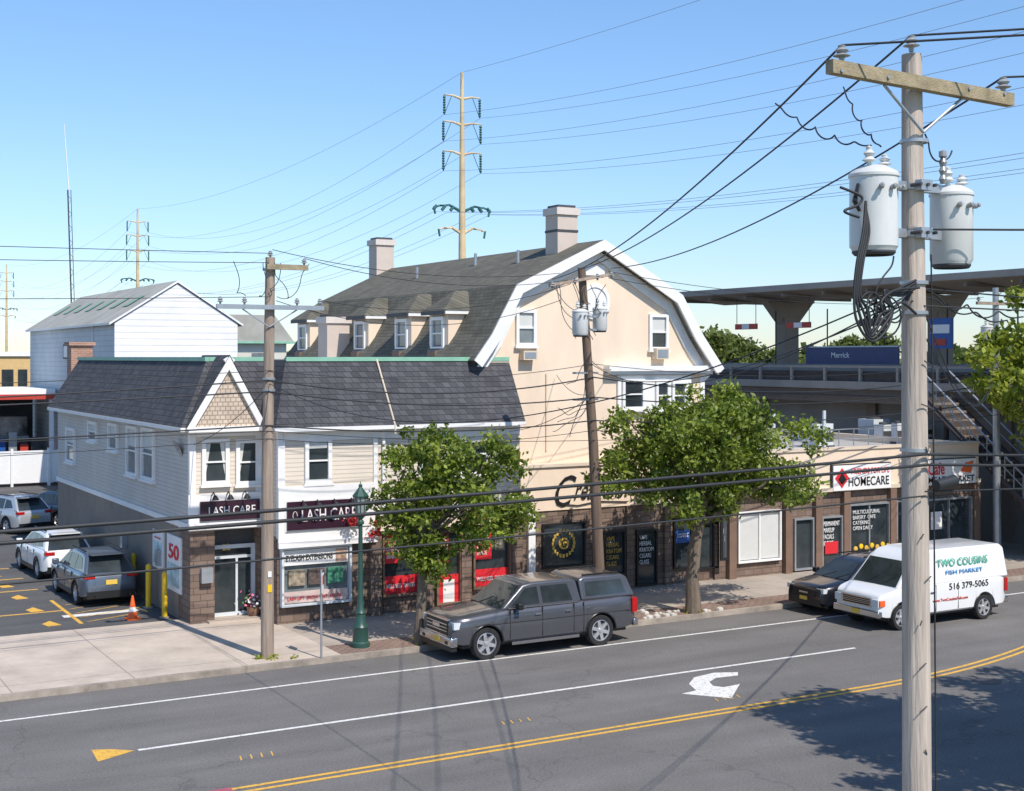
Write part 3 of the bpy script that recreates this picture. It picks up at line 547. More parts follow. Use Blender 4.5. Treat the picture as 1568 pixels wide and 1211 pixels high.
b.cyl('support',(45.2,41.5,0),(45.2,41.5,5.8),.12,.12,steelr,8)
b.done()
# ---------------- barn and background buildings -----------------
def house(name,x0,x1,y0,y1,ze,zr,wf,wside,rf,extra=None,ov=.3):
    b=B(name); xm=(x0+x1)/2
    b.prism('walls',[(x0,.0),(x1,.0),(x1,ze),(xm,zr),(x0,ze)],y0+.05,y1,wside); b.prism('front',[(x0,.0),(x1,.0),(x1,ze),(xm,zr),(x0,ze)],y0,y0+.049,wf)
    k=(zr-ze)/(xm-x0)
    for sx,xe in((-1,x0),(1,x1)):
        vs=[(xe+sx*ov,y0-.1,ze-ov*k+.05),(xm,y0-.1,zr+.05),(xm,y1+.1,zr+.05),(xe+sx*ov,y1+.1,ze-ov*k+.05)]
        vs+= [(x,y,z+.12) for x,y,z in vs]
        b.add('roof',vs,[(0,1,2,3),(4,5,6,7)],rf); b.add('roof',vs,[(0,4,5,1),(3,2,6,7),(0,3,7,4)],white)
    if extra: extra(b)
    b.done(); return b
def barn_extra(b):
    for i in range(7):
        y=77+i*3.2; b.add('roof_patches',[(19.3,y,11.0),(19.3,y+1.2,11.0),(20.3,y+1.2,11.62),(20.3,y,11.62)],[(0,3,2,1)],M('roof_green_patch',(.22,.36,.28),.7))
    b.wb('windows','x',18.1,84,88,8.0,8.9,0,.06,darkgrey); b.wb('windows','x',18.1,84.3,87.7,8.1,8.8,.06,.08,white)
    b.wb('seams','x',18.1,80,80.1,2,10,0,.05,whitew)
barnroof=M('barn_roof',(.36,.35,.31),.8,.2,.6)
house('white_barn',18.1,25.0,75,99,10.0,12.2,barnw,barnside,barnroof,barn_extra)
b=B('green_roof_house'); b.box('walls',28.0,33.5,90,104,0,9.2,M('pale_stucco',(.62,.60,.52),.8,.06)); b.prism('roof',[(27.6,9.2),(33.9,9.2),(32.5,11.0),(29,11.0)],89.6,104.4,barnroof); b.box('eave',27.5,34,89.5,104.5,9.05,9.2,greencap); b.box('windows',29,30,89.93,90.0,7,8.4,glassl); b.box('windows',31,32,89.93,90.0,7,8.4,glassl); b.done()
b=B('open_shed')
b.box('roof',3,17.9,89.6,97.5,5.75,6.1,whitew); b.box('fascia',2.95,17.95,89.5,89.6,5.45,5.78,redb); b.box('back_wall',3,17.9,97,97.5,0,5.74,darkgrey)
for x in (5,9.2,13.4,17.6): b.box('posts',x,x+.25,89.8,90.05,0,5.74,white)
stf=M('shed_stuff',(.32,.29,.27),.8,.9,.8)
b.box('shelving',4,17,94,95,0,2.6,stf); b.box('shelving',4,17,93.5,95.5,2.75,2.95,metalg); b.box('shelving',4,17,94,95,2.96,4.2,stf)
for i,mm in enumerate((redb,metall,darkgrey,white,blue,metalg,redb,darkgrey)): b.box('stock',12+i*.7,12.5+i*.7,92,92.8,0,2.5+.4*(i%3),mm)
b.done()
b=B('tan_building'); b.box('walls',20.5,24.5,130,140,0,8.2,M('yellow_stucco',(.62,.42,.18),.8,.08)); b.box('parapet',20.3,24.7,129.8,140,8.2,8.6,white); b.box('windows',21.3,22.3,129.9,130,5.5,7,glass); b.box('windows',22.7,23.5,129.9,130,5.5,7,glass); b.done()
b=B('vinyl_fence'); b.box('panel',4,18.0,88.4,88.48,.3,2.2,white); b.box('rail',4,18.0,88.36,88.52,2.2,2.3,white)
for i in range(7): b.box('posts',4+i*2.2,4.15+i*2.2,88.3,88.55,.1,2.45,white)
b.done()
# ---------------- poles -----------------
def insul(b,p,h=.2,r=.06,mat=None):
    b.lathe('insulators',p,(0,0,1),[(r*.4,0),(r*.5,h*.25),(r*1.5,h*.35),(r*.7,h*.5),(r*1.2,h*.65),(r*.6,h*.8),(r*.7,h*.92),(0,h)],mat or porc,12)
def transf(b,x,y,z0,h,r):
    b.lathe('transformer',(x,y,z0),(0,0,1),[(0,0),(r*.88,0),(r*.92,.03),(r,.06),(r,h*.86),(r*1.05,h*.87),(r*1.05,h*.9),(r*.96,h*.93),(r*.5,h),(0,h)],trm,28)
    b.lathe('transformer_base',(x,y,z0-.04),(0,0,1),[(r*.8,0),(r*.9,.03),(r*.9,.05)],darkgrey,24)
    for q,hh in((-.12,.26),(.12,.18)): insul(b,(x+q,y-.05,z0+h*.96),hh,.055,trm)
    for q in(-.5,0,.5): b.lathe('bushings',(x+math.sin(q)*r,y-math.cos(q)*r,z0+h*.72),(math.sin(q),-math.cos(q),.3),[(.025,0),(.035,.04),(.025,.06),(.03,.08),(0,.1)],porc,8)
px_,py_=11.97,11.5
b=B('utility_pole')
b.tube('pole',[(px_+.09,py_,-.1),(px_+.07,py_,4),(px_+.03,py_,8),(px_-.01,py_,11.63)],[.18,.165,.145,.115],wood,18)
b.prism('crossarm',[(10.48,11.22),(13.38,11.12),(13.38,11.27),(10.48,11.37)],py_-.28,py_-.16,woodarm)
for sx in(-1,1): b.tube('braces',[(px_,py_-.17,10.7),(px_+sx*.65,py_-.2,11.18)],[.018,.018],metalg,6)
insul(b,(10.66,py_-.22,11.36),.2,.065); insul(b,(px_-.12,py_-.1,11.63),.2,.065); insul(b,(13.25,py_-.22,11.27),.2,.065)
for x in(10.6,11.3,12.6,13.2): b.cyl('bolts',(x,py_-.30,11.25),(x,py_-.28,11.25),.02,.02,metalg,8)
transf(b,px_-.66,py_-.05,9.3,.98,.272); transf(b,px_+.7,py_+.05,9.2,.95,.25)
for z in(9.5,10.05):
    b.lathe('bands',(px_+.01,py_,z),(0,0,1),[(.145,0),(.16,.0),(.16,.07),(.145,.07)],metalg,18); b.box('brackets',px_-.42,px_-.14,py_-.05,py_+.05,z-.01,z+.09,metalg); b.box('brackets',px_+.14,px_+.47,py_-.02,py_+.08,z-.011,z+.091,metalg)
    b.box('brackets',px_-.09,px_+.09,py_-.23,py_-.13,z-.02,z+.1,metalg)
    for q in(-.12,.0,.12): b.cyl('bolts',(px_+q,py_-.26,z+.04),(px_+q,py_-.1,z+.04),.02,.02,darkgrey,8)
for z in(8.95,8.6,7.0,10.6): b.lathe('bands',(px_+.03,py_,z),(0,0,1),[(.145,0),(.165,.0),(.165,.04),(.145,.04)],metalg,18)
for i in range(12): b.cyl('staples',(px_+.05+random.uniform(-.12,.12),py_-.17,2.5+i*.5),(px_+.05+random.uniform(-.1,.1),py_-.18,2.56+i*.5),.008,.008,darkgrey,5)
b.tube('cutout',[(px_-.95,py_-.1,10.05),(px_-1.05,py_-.15,9.85),(px_-.95,py_-.12,9.75)],[.02,.03,.02],black,6); b.lathe('arrester',(px_+.45,py_-.05,10.15),(0,0,1),[(.03,0),(.05,.05),(.03,.1),(.05,.15),(.03,.2),(.05,.25),(.03,.3),(.05,.32),(.05,.38),(0,.4)],porc,10)
b.tube('ground_wire',[(px_+.2,py_-.1,9.3),(px_+.22,py_-.12,7),(px_+.25,py_-.13,3),(px_+.23,py_-.13,0)],[.01]*4,wirem,5)
b.cyl('junction_box',(px_+.12,py_-.25,6.62),(px_+.45,py_-.22,6.66),.06,.07,wirem,12)
b.done()
LP=(12.35,34.6); MPx=22.95
b=B('utility_pole')
b.tube('pole',[(LP[0],LP[1],0),(LP[0],LP[1],5),(LP[0]+.08,LP[1],10.75)],[.175,.155,.125],woodb,14)
b.box('crossarm',LP[0]-1.45,LP[0]+1.5,LP[1]-.27,LP[1]-.16,9.36,9.48,metalg); b.box('crossarm_top',LP[0]-.1,LP[0]+1.05,LP[1]-.27,LP[1]-.16,10.42,10.56,woodarm)
for x in (-1.35,-.7,.75,1.4): insul(b,(LP[0]+x,LP[1]-.21,9.48),.2,.06)
insul(b,(LP[0]+.08,LP[1],10.75),.18,.06); insul(b,(LP[0]+.95,LP[1]-.21,10.56),.18,.06)
for z in(9.4,10.4,7.5,7.2): b.lathe('bands',(LP[0]+.04,LP[1],z),(0,0,1),[(.13,0),(.17,0),(.17,.06),(.13,.06)],metalg,14)
for x in(-.75,.75): b.tube('braces',[(LP[0],LP[1]-.16,8.9),(LP[0]+x,LP[1]-.2,9.36)],[.02,.02],metalg,6)
b.box('pole_tag',LP[0]-.06,LP[0]+.06,LP[1]-.18,LP[1]-.165,1.9,2.1,yellow); b.box('pole_tag',LP[0]-.05,LP[0]+.05,LP[1]-.185,LP[1]-.165,2.3,2.45,white)
b.done()
b=B('utility_pole')
b.tube('pole',[(MPx,34.6,0),(MPx-.3,34.6,5.5),(MPx-.72,34.6,10.8)],[.18,.15,.12],M('dark_pole_wood',(.16,.11,.08),.9,.3,9,.6,scale2=22,zs=.07),14)
mt=MPx-.68
b.tube('crossarm',[(mt-1.3,34.4,10.22),(mt+.95,34.4,10.62)],[.06,.06],woodb,4)
transf(b,mt-.28,34.3,8.75,.8,.24); transf(b,mt+.62,34.6,8.9,.75,.22)
for x in(-1.2,-.4,.4,.9): insul(b,(mt+x,34.4,10.35+x*.18),.2,.07)
for z in(8.9,9.3,7.6,6.8): b.box('brackets',mt-.3,mt+.5,34.5,34.7,z,z+.06,metalg)
b.done()
b=B('utility_pole'); b.tube('pole',[(44.3,38.0,0),(44.2,38.0,10.9)],[.17,.12],metalg,12); transf(b,43.7,38.0,8.6,.8,.24); b.box('crossarm',43,45.5,37.85,37.95,10.2,10.32,woodb)
for x in(43.1,44.8,45.4): insul(b,(x,37.9,10.32),.2,.07)
b.done()
def wires(name,r,mat,lst):
    cu=bpy.data.curves.new(name,'CURVE'); cu.dimensions='3D'; cu.bevel_depth=r; cu.bevel_resolution=1; cu.materials.append(mat)
    for l in lst:
        if len(l)==3 and not isinstance(l[2],(tuple,Vector)):
            p0,p1,sg=Vector(l[0]),Vector(l[1]),l[2]; n=28; P=[]
            for i in range(n+1):
                t=i/n; q=p0.lerp(p1,t); q.z-=sg*4*t*(1-t); P.append(q)
        else: P=[Vector(q) for q in l]
        sp=cu.splines.new('POLY'); sp.points.add(len(P)-1)
        for i,q in enumerate(P): sp.points[i].co=(q.x,q.y,q.z,1)
    o=bpy.data.objects.new(name,cu); scene.collection.objects.link(o); return o
IA=(10.66,py_-.22,11.55); IB=(px_-.12,py_-.1,11.82); IC=(13.25,py_-.22,11.46)
W=[(IA,(mt-1.2,34.4,10.4),.45),(IB,(mt-.3,34.4,10.7),.4),(IC,(mt+.9,34.4,10.8),.5),
 (IA,(32,-10,12.6),.3),(IB,(33,-10,12.9),.3),(IC,(34,-9,12.6),.4),
 ((px_+.15,py_,9.6),(34,-6,10.6),.4)]
wires('overhead_primary_wires',.0135,wirem,W)
near=[((-40,11.0,7.5),(px_,py_-.2,6.98),.55),((-40,11.0,7.38),(px_,py_-.22,6.86),.5),((px_,py_-.2,6.98),(50,11,7.3),.5),((px_,py_-.2,6.86),(50,11,7.1),.5)]
wires('overhead_telephone_cables',.018,wirem,near)
thin=[]
for z0,z1,sg in((10.9,10.85,.2),(10.55,10.6,.3),(9.75,9.7,.4)): thin.append(((-28,34.6,z0+.1),(LP[0],34.5,z1),sg))
for dx,za,zb2,sg in((.1,10.95,10.6,.35),(1.0,10.75,10.4,.4),(1.4,9.65,10.3,.5),(.2,9.6,9.8,.7)): thin.append(((LP[0]+dx,34.5,za),(mt-.9+dx*.3,34.5,zb2),sg))
fat=[]
for za,zb2,sg in((7.75,7.9,.55),(7.5,7.5,.7),(6.3,6.2,.4),(5.95,5.9,.45),(6.15,5.6,.2),(7.2,6.9,.5)):
    L_=fat if za in(7.5,6.3,7.2) else thin
    L_.append(((-28,34.6,za+.2),(LP[0],34.45,za),sg)); L_.append(((LP[0],34.45,za),(MPx-.4,34.45,zb2),sg*.6)); L_.append(((MPx-.4,34.45,zb2),(44.3,37.9,zb2+.2),sg))
wires('overhead_telephone_cables',.021,wirem,fat)
for z in(10.5,10.7): thin.append(((mt+.8,34.4,z),(43.4,37.9,z),.5))
thin+= [((px_-.1,py_-.1,8.85),(MPx-.6,34.5,8.0),.9),((px_-.1,py_-.1,8.75),(MPx-.5,34.5,7.7),.6),((px_,py_-.1,8.95),(LP[0],34.4,7.4),1.3),((px_,py_-.1,8.7),(34,-4,9.2),.5),((px_,py_-.1,8.9),(50,11.3,8.6),.3),
 ((LP[0],34.4,7.4),(XA+.1,YL-.1,5.5),.2),((MPx-.5,34.5,6.9),(21.9,YR-.2,5.7),.2),((MPx-.5,34.5,7.0),(Wy(850,0,YG)[0],YG-.1,7.5),.25),((MPx-.6,34.5,8.2),(Wy(935,0,YG)[0],YG-.1,7.7),.2),
 ((MPx-.5,34.5,6.0),(XL0+2,YP-.1,4.4),.3),((px_,py_-.1,8.8),(44.2,38,8.2),1.6),((px_,py_-.1,8.5),(44.2,38,7.6),1.2),((-40,10.8,6.6),(px_,py_-.2,6.5),.3),((px_,py_-.2,6.55),(50,10.9,6.7),.3)]
wires('overhead_service_cables',.010,wirem,thin)
J=[]
def squig(a,bb,n,amp,sag,ph=0):
    a=Vector(a);bb=Vector(bb);P=[]
    for i in range(81):
        t=i/80; q=a.lerp(bb,t); q.z-=sag*4*t*(1-t); e=math.sin(math.pi*t)
        q+=Vector((amp*math.cos(t*n*6.283+ph)*e,0,amp*math.sin(t*n*6.283+ph)*e)); P.append(q)
    return P
pA=Vector(IA).lerp(Vector((mt-1.2,34.4,10.4)),.10); pB=Vector(IB).lerp(Vector((mt-.3,34.4,10.7)),.09)
J.append(squig(pA-Vector((0,0,.06)),(px_-.75,py_-.1,10.5),5,.045,.12)); J.append(squig(pB-Vector((0,0,.05)),(px_-.6,py_-.1,10.5),4,.04,.1,1)); J.append(squig((px_+.1,py_-.1,10.7),(px_+.6,py_-.05,10.55),2,.05,.2))
J.append(squig((px_-.5,py_-.2,9.25),(px_-.9,py_-.2,8.6),1,.08,.1))
for k in range(7):
    cx,cz,rr,rz_=px_-.9+random.uniform(-.12,.25),8.6+random.uniform(-.12,.15),random.uniform(.08,.2),random.uniform(-.5,.5)
    J.append([(cx+rr*math.cos(a)*math.cos(rz_),py_-.3+rr*math.cos(a)*math.sin(rz_),cz+rr*1.2*math.sin(a)) for a in [i*6.283/24 for i in range(25)]])
for k in range(4): J.append(squig((px_-1.0+k*.1,py_-.2,8.75),(px_-.1,py_-.1,8.9),1,.04,.15+.05*k,k))
J.append(squig((px_+.1,py_-.1,8.9),(px_+1.6,py_,8.55),2,.05,.1)); J.append(squig((px_+.1,py_-.1,8.8),(px_+1.9,py_,8.6),3,.06,.05))
wires('pole_jumper_wires',.010,wirem,J)
# heavy secondary leads curling down from the transformer and coiled below it
def smooth(P,k=8):
    P=[Vector(p) for p in P]; out=[]
    for i in range(len(P)-1):
        p0=P[max(i-1,0)];p1=P[i];p2=P[i+1];p3=P[min(i+2,len(P)-1)]
        for j in range(k):
            t=j/k; out.append(.5*((2*p1)+(p2-p0)*t+(2*p0-5*p1+4*p2-p3)*t*t+(3*p1-p0-3*p2+p3)*t**3))
    return out+[P[-1]]
Hh=[]
for k in range(4):
    q=.03*k
    Hh.append(smooth([(px_-.93,py_-.2,9.85-q),(px_-1.02+q,py_-.25,9.5),(px_-1.14+q,py_-.28,9.15),(px_-1.2+q,py_-.3,8.8),(px_-1.18+q*2,py_-.32,8.5+q),(px_-.98,py_-.33,8.28+q),(px_-.75-q,py_-.33,8.4+q*2),(px_-.62,py_-.3,8.65),(px_-.75,py_-.3,8.85-q),(px_-.4,py_-.2,8.8+q),(px_-.1,py_-.15,8.9+q)]))
Hh.append(smooth([(px_-1.22,py_-.1,10.0),(px_-1.0,py_-.2,9.9),(px_-1.05,py_-.2,9.8),(px_-1.25,py_-.2,9.72),(px_-1.05,py_-.22,9.66)]))
Hh.append(smooth([(px_-.1,py_-.2,8.9),(px_-.6,py_-.3,8.85),(px_-.85,py_-.35,8.7),(px_-.7,py_-.3,8.55),(px_-.5,py_-.3,8.72),(px_-.15,py_-.2,8.6)]))
wires('transformer_secondary_leads',.016,wirem,Hh)
J=[]
for i in range(9):
    a=random.uniform(-1.4,1.0); J.append(squig((mt+a,34.4,10.3),(mt+random.uniform(-.5,.6),34.4,random.uniform(8.6,9.6)),1,random.uniform(.05,.15),.15,i))
for i in range(5): J.append(squig((MPx-.5,34.4,random.uniform(6.5,8.5)),(MPx-1.7+random.uniform(-.4,.4),34.3,random.uniform(5.4,7.6)),1,.08,.2,i))
for i in range(5): x=LP[0]+random.uniform(-1.4,1.4); J.append(squig((x,34.4,9.7),(LP[0]+random.uniform(-1,1.2),34.4,10.6),1,.12,.25,i))
wires('pole_jumper_wires',.010,wirem,J)
def tower(x,y):
    b=B('transmission_tower',(x,y,0))
    b.tube('mast',[(0,0,0),(0,0,18),(0,0,35.2)],[.42,.34,.16],rust,12)
    for z,l in((32.9,1.9),(30.4,2.0),(27.6,2.0)):
        for sx in(-1,1):
            b.tube('arms',[(0,0,z-.25),(sx*l*.5,0,z),(sx*l,0,z+.02)],[.14,.1,.06],rust,8)
            b.lathe('insulators',(sx*l,0,z-1.9),(0,0,1),[(.05,0)]+[(.16 if i%2 else .07,.1+i*.12) for i in range(14)]+[(.04,1.9)],insg,8); b.tube('brace',[(sx*l,0,z-1.9),(sx*l*.6,0,z-.1)],[.035,.035],insg,5)
    for z,l in((22.4,3.0),(20.3,2.5)):
        for sx in(-1,1):
            b.tube('arms',[(0,0,z-.5),(sx*l*.45,0,z+.1),(sx*l*.8,0,z),(sx*l,0,z-.2)],[.16,.12,.1,.06],rust if z<21 else insg,8); b.tube('insulators',[(sx*l,0,z-.1),(sx*l*.95,0,z-.8)],[.1,.1],insg,8)
            if z>21:
                for q in(.3,.6,.9): b.tube('insulators',[(sx*l*q,0,z),(sx*l*q+sx*.35,0,z-.4)],[.16,.16],insg,8)
    b.done()
T=[(60.4,115),(64.5,250),(70,419),(56.5,-25)]
for t in T: tower(*t)
tw=[]
for a,bb,sg in((T[0],T[1],5.0),(T[1],T[2],6.0),(T[0],T[3],4.0)):
    for z in(31.0,28.5,25.7):
        for sx in(-1.95,1.95): tw.append(((a[0]+sx,a[1],z),(bb[0]+sx,bb[1],z),sg))
    tw.append(((a[0],a[1],35.2),(bb[0],bb[1],35.2),sg*.6))
    for sx in(-3,-1.6,1.6,3): tw.append(((a[0]+sx,a[1],21.8),(bb[0]+sx,bb[1],21.8),sg*.9))
wires('transmission_wires',.016,wirel,tw)
b=B('radio_antenna_mast',(*(Vector(ray(117,0)[:2])*150),0))
rgt=Vector((s,-c,0)); top=-rgt*1.35
for k in range(3):
    a=k*2.094; o=Vector((.22*math.cos(a),.22*math.sin(a),0)); b.cyl('legs',o,top*.62+o+Vector((0,0,26.5)),.04,.04,darkgrey,5)
for i in range(50):
    f=i/50*.62; z=26.5*i/50; p=top*f; q=top*(f+.012); a=(i%3)*2.094; a2=a+2.094
    b.cyl('lattice',p+Vector((.22*math.cos(a),.22*math.sin(a),z)),q+Vector((.22*math.cos(a2),.22*math.sin(a2),z+.53)),.03,.03,darkgrey,4)
b.cyl('whip',top*.62+Vector((0,0,26.5)),top+Vector((0,0,33.8)),.08,.03,white,6); b.done()
# ---------------- street lamp, signpost, bollards, cone -----------------
lx,ly=G(552,990,.14); b=B('street_lamp',(lx,ly,.14))
b.lathe('post',(0,0,0),(0,0,1),[(.26,0),(.26,.12),(.22,.16),(.2,.5),(.22,.55),(.15,.65),(.13,.9),(.16,.94),(.1,1.05),(.08,1.3),(.075,1.34),(.06,2.9),(.055,3.35),(.1,3.38),(.1,3.44),(.05,3.5),(.12,3.58),(.13,3.62)],lampg,16)
b.lathe('lantern',(0,0,3.62),(0,0,1),[(.13,0),(.19,.5)],M('lamp_glass',(.3,.33,.32),.2,.1),8)
b.lathe('lantern_roof',(0,0,4.12),(0,0,1),[(.23,0),(.24,.03),(.14,.15),(.07,.24),(.05,.27),(.06,.32),(.02,.36),(0,.45)],lampg,8)
for i in range(8): a=i*.785+.39; b.cyl('lantern_bars',(.13*math.cos(a),.13*math.sin(a),3.62),(.195*math.cos(a),.195*math.sin(a),4.12),.012,.012,lampg,5)
b.tube('ladder_arm',[(-.3,0,3.3),(.3,0,3.3)],[.02,.02],lampg,6); b.done()
leaves_mesh('hanging_flower_baskets',[(lx+.45,ly,3.2)],[.24],500,.05,lfr,78)
sx_,sy_=G(492,1008,.14); b=B('parking_sign',(sx_,sy_,.14),math.radians(60)); b.cyl('post',(0,0,0),(0,0,2.35),.03,.03,metalg,8); b.box('plate',-.16,.16,-.045,-.03,1.75,2.25,white); b.box('plate_print',-.12,.12,-.05,-.0455,1.95,2.2,redb); b.done()
for px,py in((257,945),(232,930),(209,910)):
    x,y=G(px,py,.1); b=B('yellow_bollard',(x-.1,y,.1)); b.lathe('body',(0,0,0),(0,0,1),[(.085,0),(.085,1.3),(.07,1.37),(.03,1.4),(0,1.41)],yellow,14); b.lathe('footing',(0,0,0),(0,0,1),[(.16,0),(.15,.04),(.085,.04)],curbm,14); b.done()
x,y=G(203,948,.1); b=B('traffic_cone',(x,y,.1)); b.box('base',-.2,.2,-.2,.2,0,.04,orange); b.lathe('cone',(0,0,.04),(0,0,1),[(.15,0),(.115,.2)],orange,16); b.lathe('band',(0,0,.24),(0,0,1),[(.117,0),(.09,.14)],white,16); b.lathe('cone_top',(0,0,.38),(0,0,1),[(.092,0),(.03,.34),(0,.35)],orange,16); b.done()
x,y=G(388,945,.14); b=B('flower_planter',(x,y,.14)); b.lathe('pot',(0,0,0),(0,0,1),[(.15,0),(.22,.35),(.24,.36),(.2,.34)],M('clay_pot',(.3,.16,.1),.8,.1),14)
for i in range(90):
    v=Vector((random.gauss(0,.16),random.gauss(0,.16),.5+random.gauss(0,.12))); d=.05; mm=[M('flower_pink',(.7,.15,.25),.6),M('flower_leaf',(.08,.17,.04),.6),white][i%3]
    a=Vector((random.uniform(-1,1),random.uniform(-1,1),random.uniform(-1,1))).normalized()*d; q=a.orthogonal().normalized()*d; b.add('flowers',[v-a,v-q,v+a,v+q],[(0,1,2,3)],mm)
b.done()
# ---------------- vehicles -----------------
def paint(name,col,metal=.4): return M(name,col,.3,.03,2,0,metal,.8)
def wheel(b,x,y,Rr,side,w=.24):
    o=(x,y,Rr); d=(0,side,0)
    b.lathe('tyres',o,d,[(Rr*.66,-w*.6),(Rr*.95,-w*.6),(Rr,-w*.45),(Rr,w*.35),(Rr*.95,w*.5),(Rr*.72,w*.5),(Rr*.69,w*.4)],rubber,28)
    b.lathe('rims',o,d,[(Rr*.70,w*.42),(Rr*.66,w*.45),(Rr*.62,w*.3)],alloy,28); b.lathe('rims',o,d,[(Rr*.62,w*.15),(0,w*.08)],darkgrey,28)
    for k in range(6):
        a=k*math.pi/3+.3; ca,sa=math.cos(a),math.sin(a); hw=Rr*.11
        vs=[]
        for rr,hh,t in((Rr*.08,hw*1.2,w*.36),(Rr*.66,hw*.9,w*.42)):
            for q in(-hh,hh): vs.append((x+rr*ca-q*sa,y+side*t,Rr+rr*sa+q*ca))
            for q in(-hh,hh): vs.append((x+rr*ca-q*sa,y+side*(w*.12),Rr+rr*sa+q*ca))
        b.add('spokes',vs,[(0,1,5,4),(0,4,6,2),(1,3,7,5)],alloy)
    b.lathe('rims',(x,y+side*w*.36,Rr),d,[(Rr*.15,0),(Rr*.15,.02),(0,.03)],alloy,12)
def interp(P,x):
    P=sorted(P); return float(np.interp(x,[p[0] for p in P],[p[1] for p in P]))
def vehicle(name,loc,rz,col,W,top,wheels,Rr,sill,levels,cabs,details,endr=.16):
    b=B(name,loc,rz); xs0,xs1=min(p[0] for p in top),max(p[0] for p in top); Ra=Rr+.075
    xs=set(np.arange(xs0,xs1,.09).tolist()+[xs1,xs1-.02,xs1-.05,xs0+.02,xs0+.05])
    for xw in wheels:
        for i in range(25): xs.add(xw+Ra*math.cos(math.pi*i/24))
    xs=sorted(xs); rings=[]
    for x in xs:
        d=min(x-xs0,xs1-x); k=1-endr*(max(0,1-d/.55))**2.2; w=W/2*k
        zb=sill+ .10*max(0,1-d/.45)**1.5
        for xw in wheels:
            q=Ra*Ra-(x-xw)**2
            if q>0: zb=max(zb,Rr+math.sqrt(q))
        ztp=interp(top,x); ring=[(0,zb),(w*.93,zb)]
        for i,(lv,wf) in enumerate(levels):
            z=sill+(ztp-sill)*lv; ring.append((w*wf,max(z,zb+.012*(i+1))))
        ring.append((w*.55,ztp+.012)); ring.append((0,ztp+.022)); rings.append(ring)
    nr=len(rings[0]); vs=[];fs=[]
    for x,ring in zip(xs,rings):
        for y,z in ring: vs.append((x,y,z))
        for y,z in ring[1:-1][::-1]: vs.append((x,-y,z))
    m=2*nr-2
    for i in range(len(xs)-1):
        for k in range(m): j=(k+1)%m; fs.append((i*m+k,i*m+j,(i+1)*m+j,(i+1)*m+k))
    fs.append(tuple(range(m))[::-1]); fs.append(tuple(range((len(xs)-1)*m,len(xs)*m)))
    b.add('body',vs,fs,col,True)
    for xw in wheels:
        for sd in(1,-1):
            P=[(xw+Ra*math.cos(math.pi*i/20),sd*(W/2*.995),Rr+Ra*math.sin(math.pi*i/20)) for i in range(21)]; b.tube('arch_lips',P,[.02]*21,black,5)
    for ci,cb in enumerate(cabs):
        pts=cb['pts']; wb,wt=cb['w']; z0=min(p[1] for p in pts); z1=max(p[1] for p in pts)
        yz=lambda z:(wb+(wt-wb)*(z-z0)/(z1-z0))/2
        n=len(pts); v=[(x,yz(z),z) for x,z in pts]+[(x,-yz(z),z) for x,z in pts]
        f=[tuple(range(n)),tuple(range(n,2*n))[::-1]]+[(i,n+i,n+(i+1)%n,(i+1)%n) for i in range(n)]
        b.add('cabin%d'%ci,v,f,cb.get('mat',col))
        for wn in cb['win']:
            for sd in(1,-1):
                b.add('glass',[(x,sd*(yz(z)+.008),z) for x,z in wn],[tuple(range(len(wn)))],glass)
        for i0,i1,ins in cb['ends']:
            (xa,za),(xb,zb_)=pts[i0],pts[i1]; a=.06;e=.94
            xa2,za2=xa+(xb-xa)*a,za+(zb_-za)*a; xb2,zb2=xa+(xb-xa)*e,za+(zb_-za)*e
            nn=Vector((zb_-za,0,-(xb-xa))).normalized()*.008
            cxm=sum(p[0] for p in pts)/n
            if nn.x*((xa+xb)/2-cxm)<0: nn=-nn
            ya=yz(za2)-ins; yb=yz(zb2)-ins
            b.add('glass',[(xa2+nn.x,-ya,za2+nn.z),(xa2+nn.x,ya,za2+nn.z),(xb2+nn.x,yb,zb2+nn.z),(xb2+nn.x,-yb,zb2+nn.z)],[(0,1,2,3)],glass)
            if xa>0:
                for q in(-.35,.25): b.tube('wipers',[(xa2+nn.x*2,q,za2+nn.z*2),(xa2+(xb2-xa2)*.35+nn.x*2,q+.4,za2+(zb2-za2)*.35+nn.z*2)],[.01,.008],black,4)
    for xw in wheels:
        for sd in(1,-1): wheel(b,xw,sd*(W/2-.13),Rr,sd)
        b.box('axle',xw-.3,xw+.3,-W/2+.3,W/2-.3,Rr-.1,Rr+.3,black)
    b.box('underbody',xs0+.3,xs1-.3,-W/2+.15,W/2-.15,sill-.08,sill+.02,black)
    details(b)
    bv={'cabin%d'%i:.06 for i in range(len(cabs))}; bv.update({'bumper':.04,'mirrors':.03,'rear_bumper':.03})
    b.done(bevel=bv,sharp=40)
LV=[(.06,.985),(.35,1.0),(.62,1.0),(.8,.985),(.93,.95),(1.0,.88)]
def seams(b,xs,z0,z1,w):
    for x in xs:
        for sd in(1,-1): b.box('seams',x-.008,x+.008,sd*(w-.03),sd*(w+.003),z0,z1,black)
def handles(b,xs,z,w,mat):
    for x in xs:
        for sd in(1,-1): b.box('handles',x-.09,x+.09,sd*(w-.02),sd*(w+.03),z,z+.03,mat)
def mirrors(b,x,z,w,mat):
    for sd in(1,-1): b.box('mirrors',x-.06,x+.1,sd*(w+.03),sd*(w+.24),z,z+.18,mat); b.box('mirror_arm',x,x+.04,sd*(w-.1),sd*(w+.04),z+.02,z+.06,black)
grey=paint('paint_graphite',(.10,.102,.115),.45)
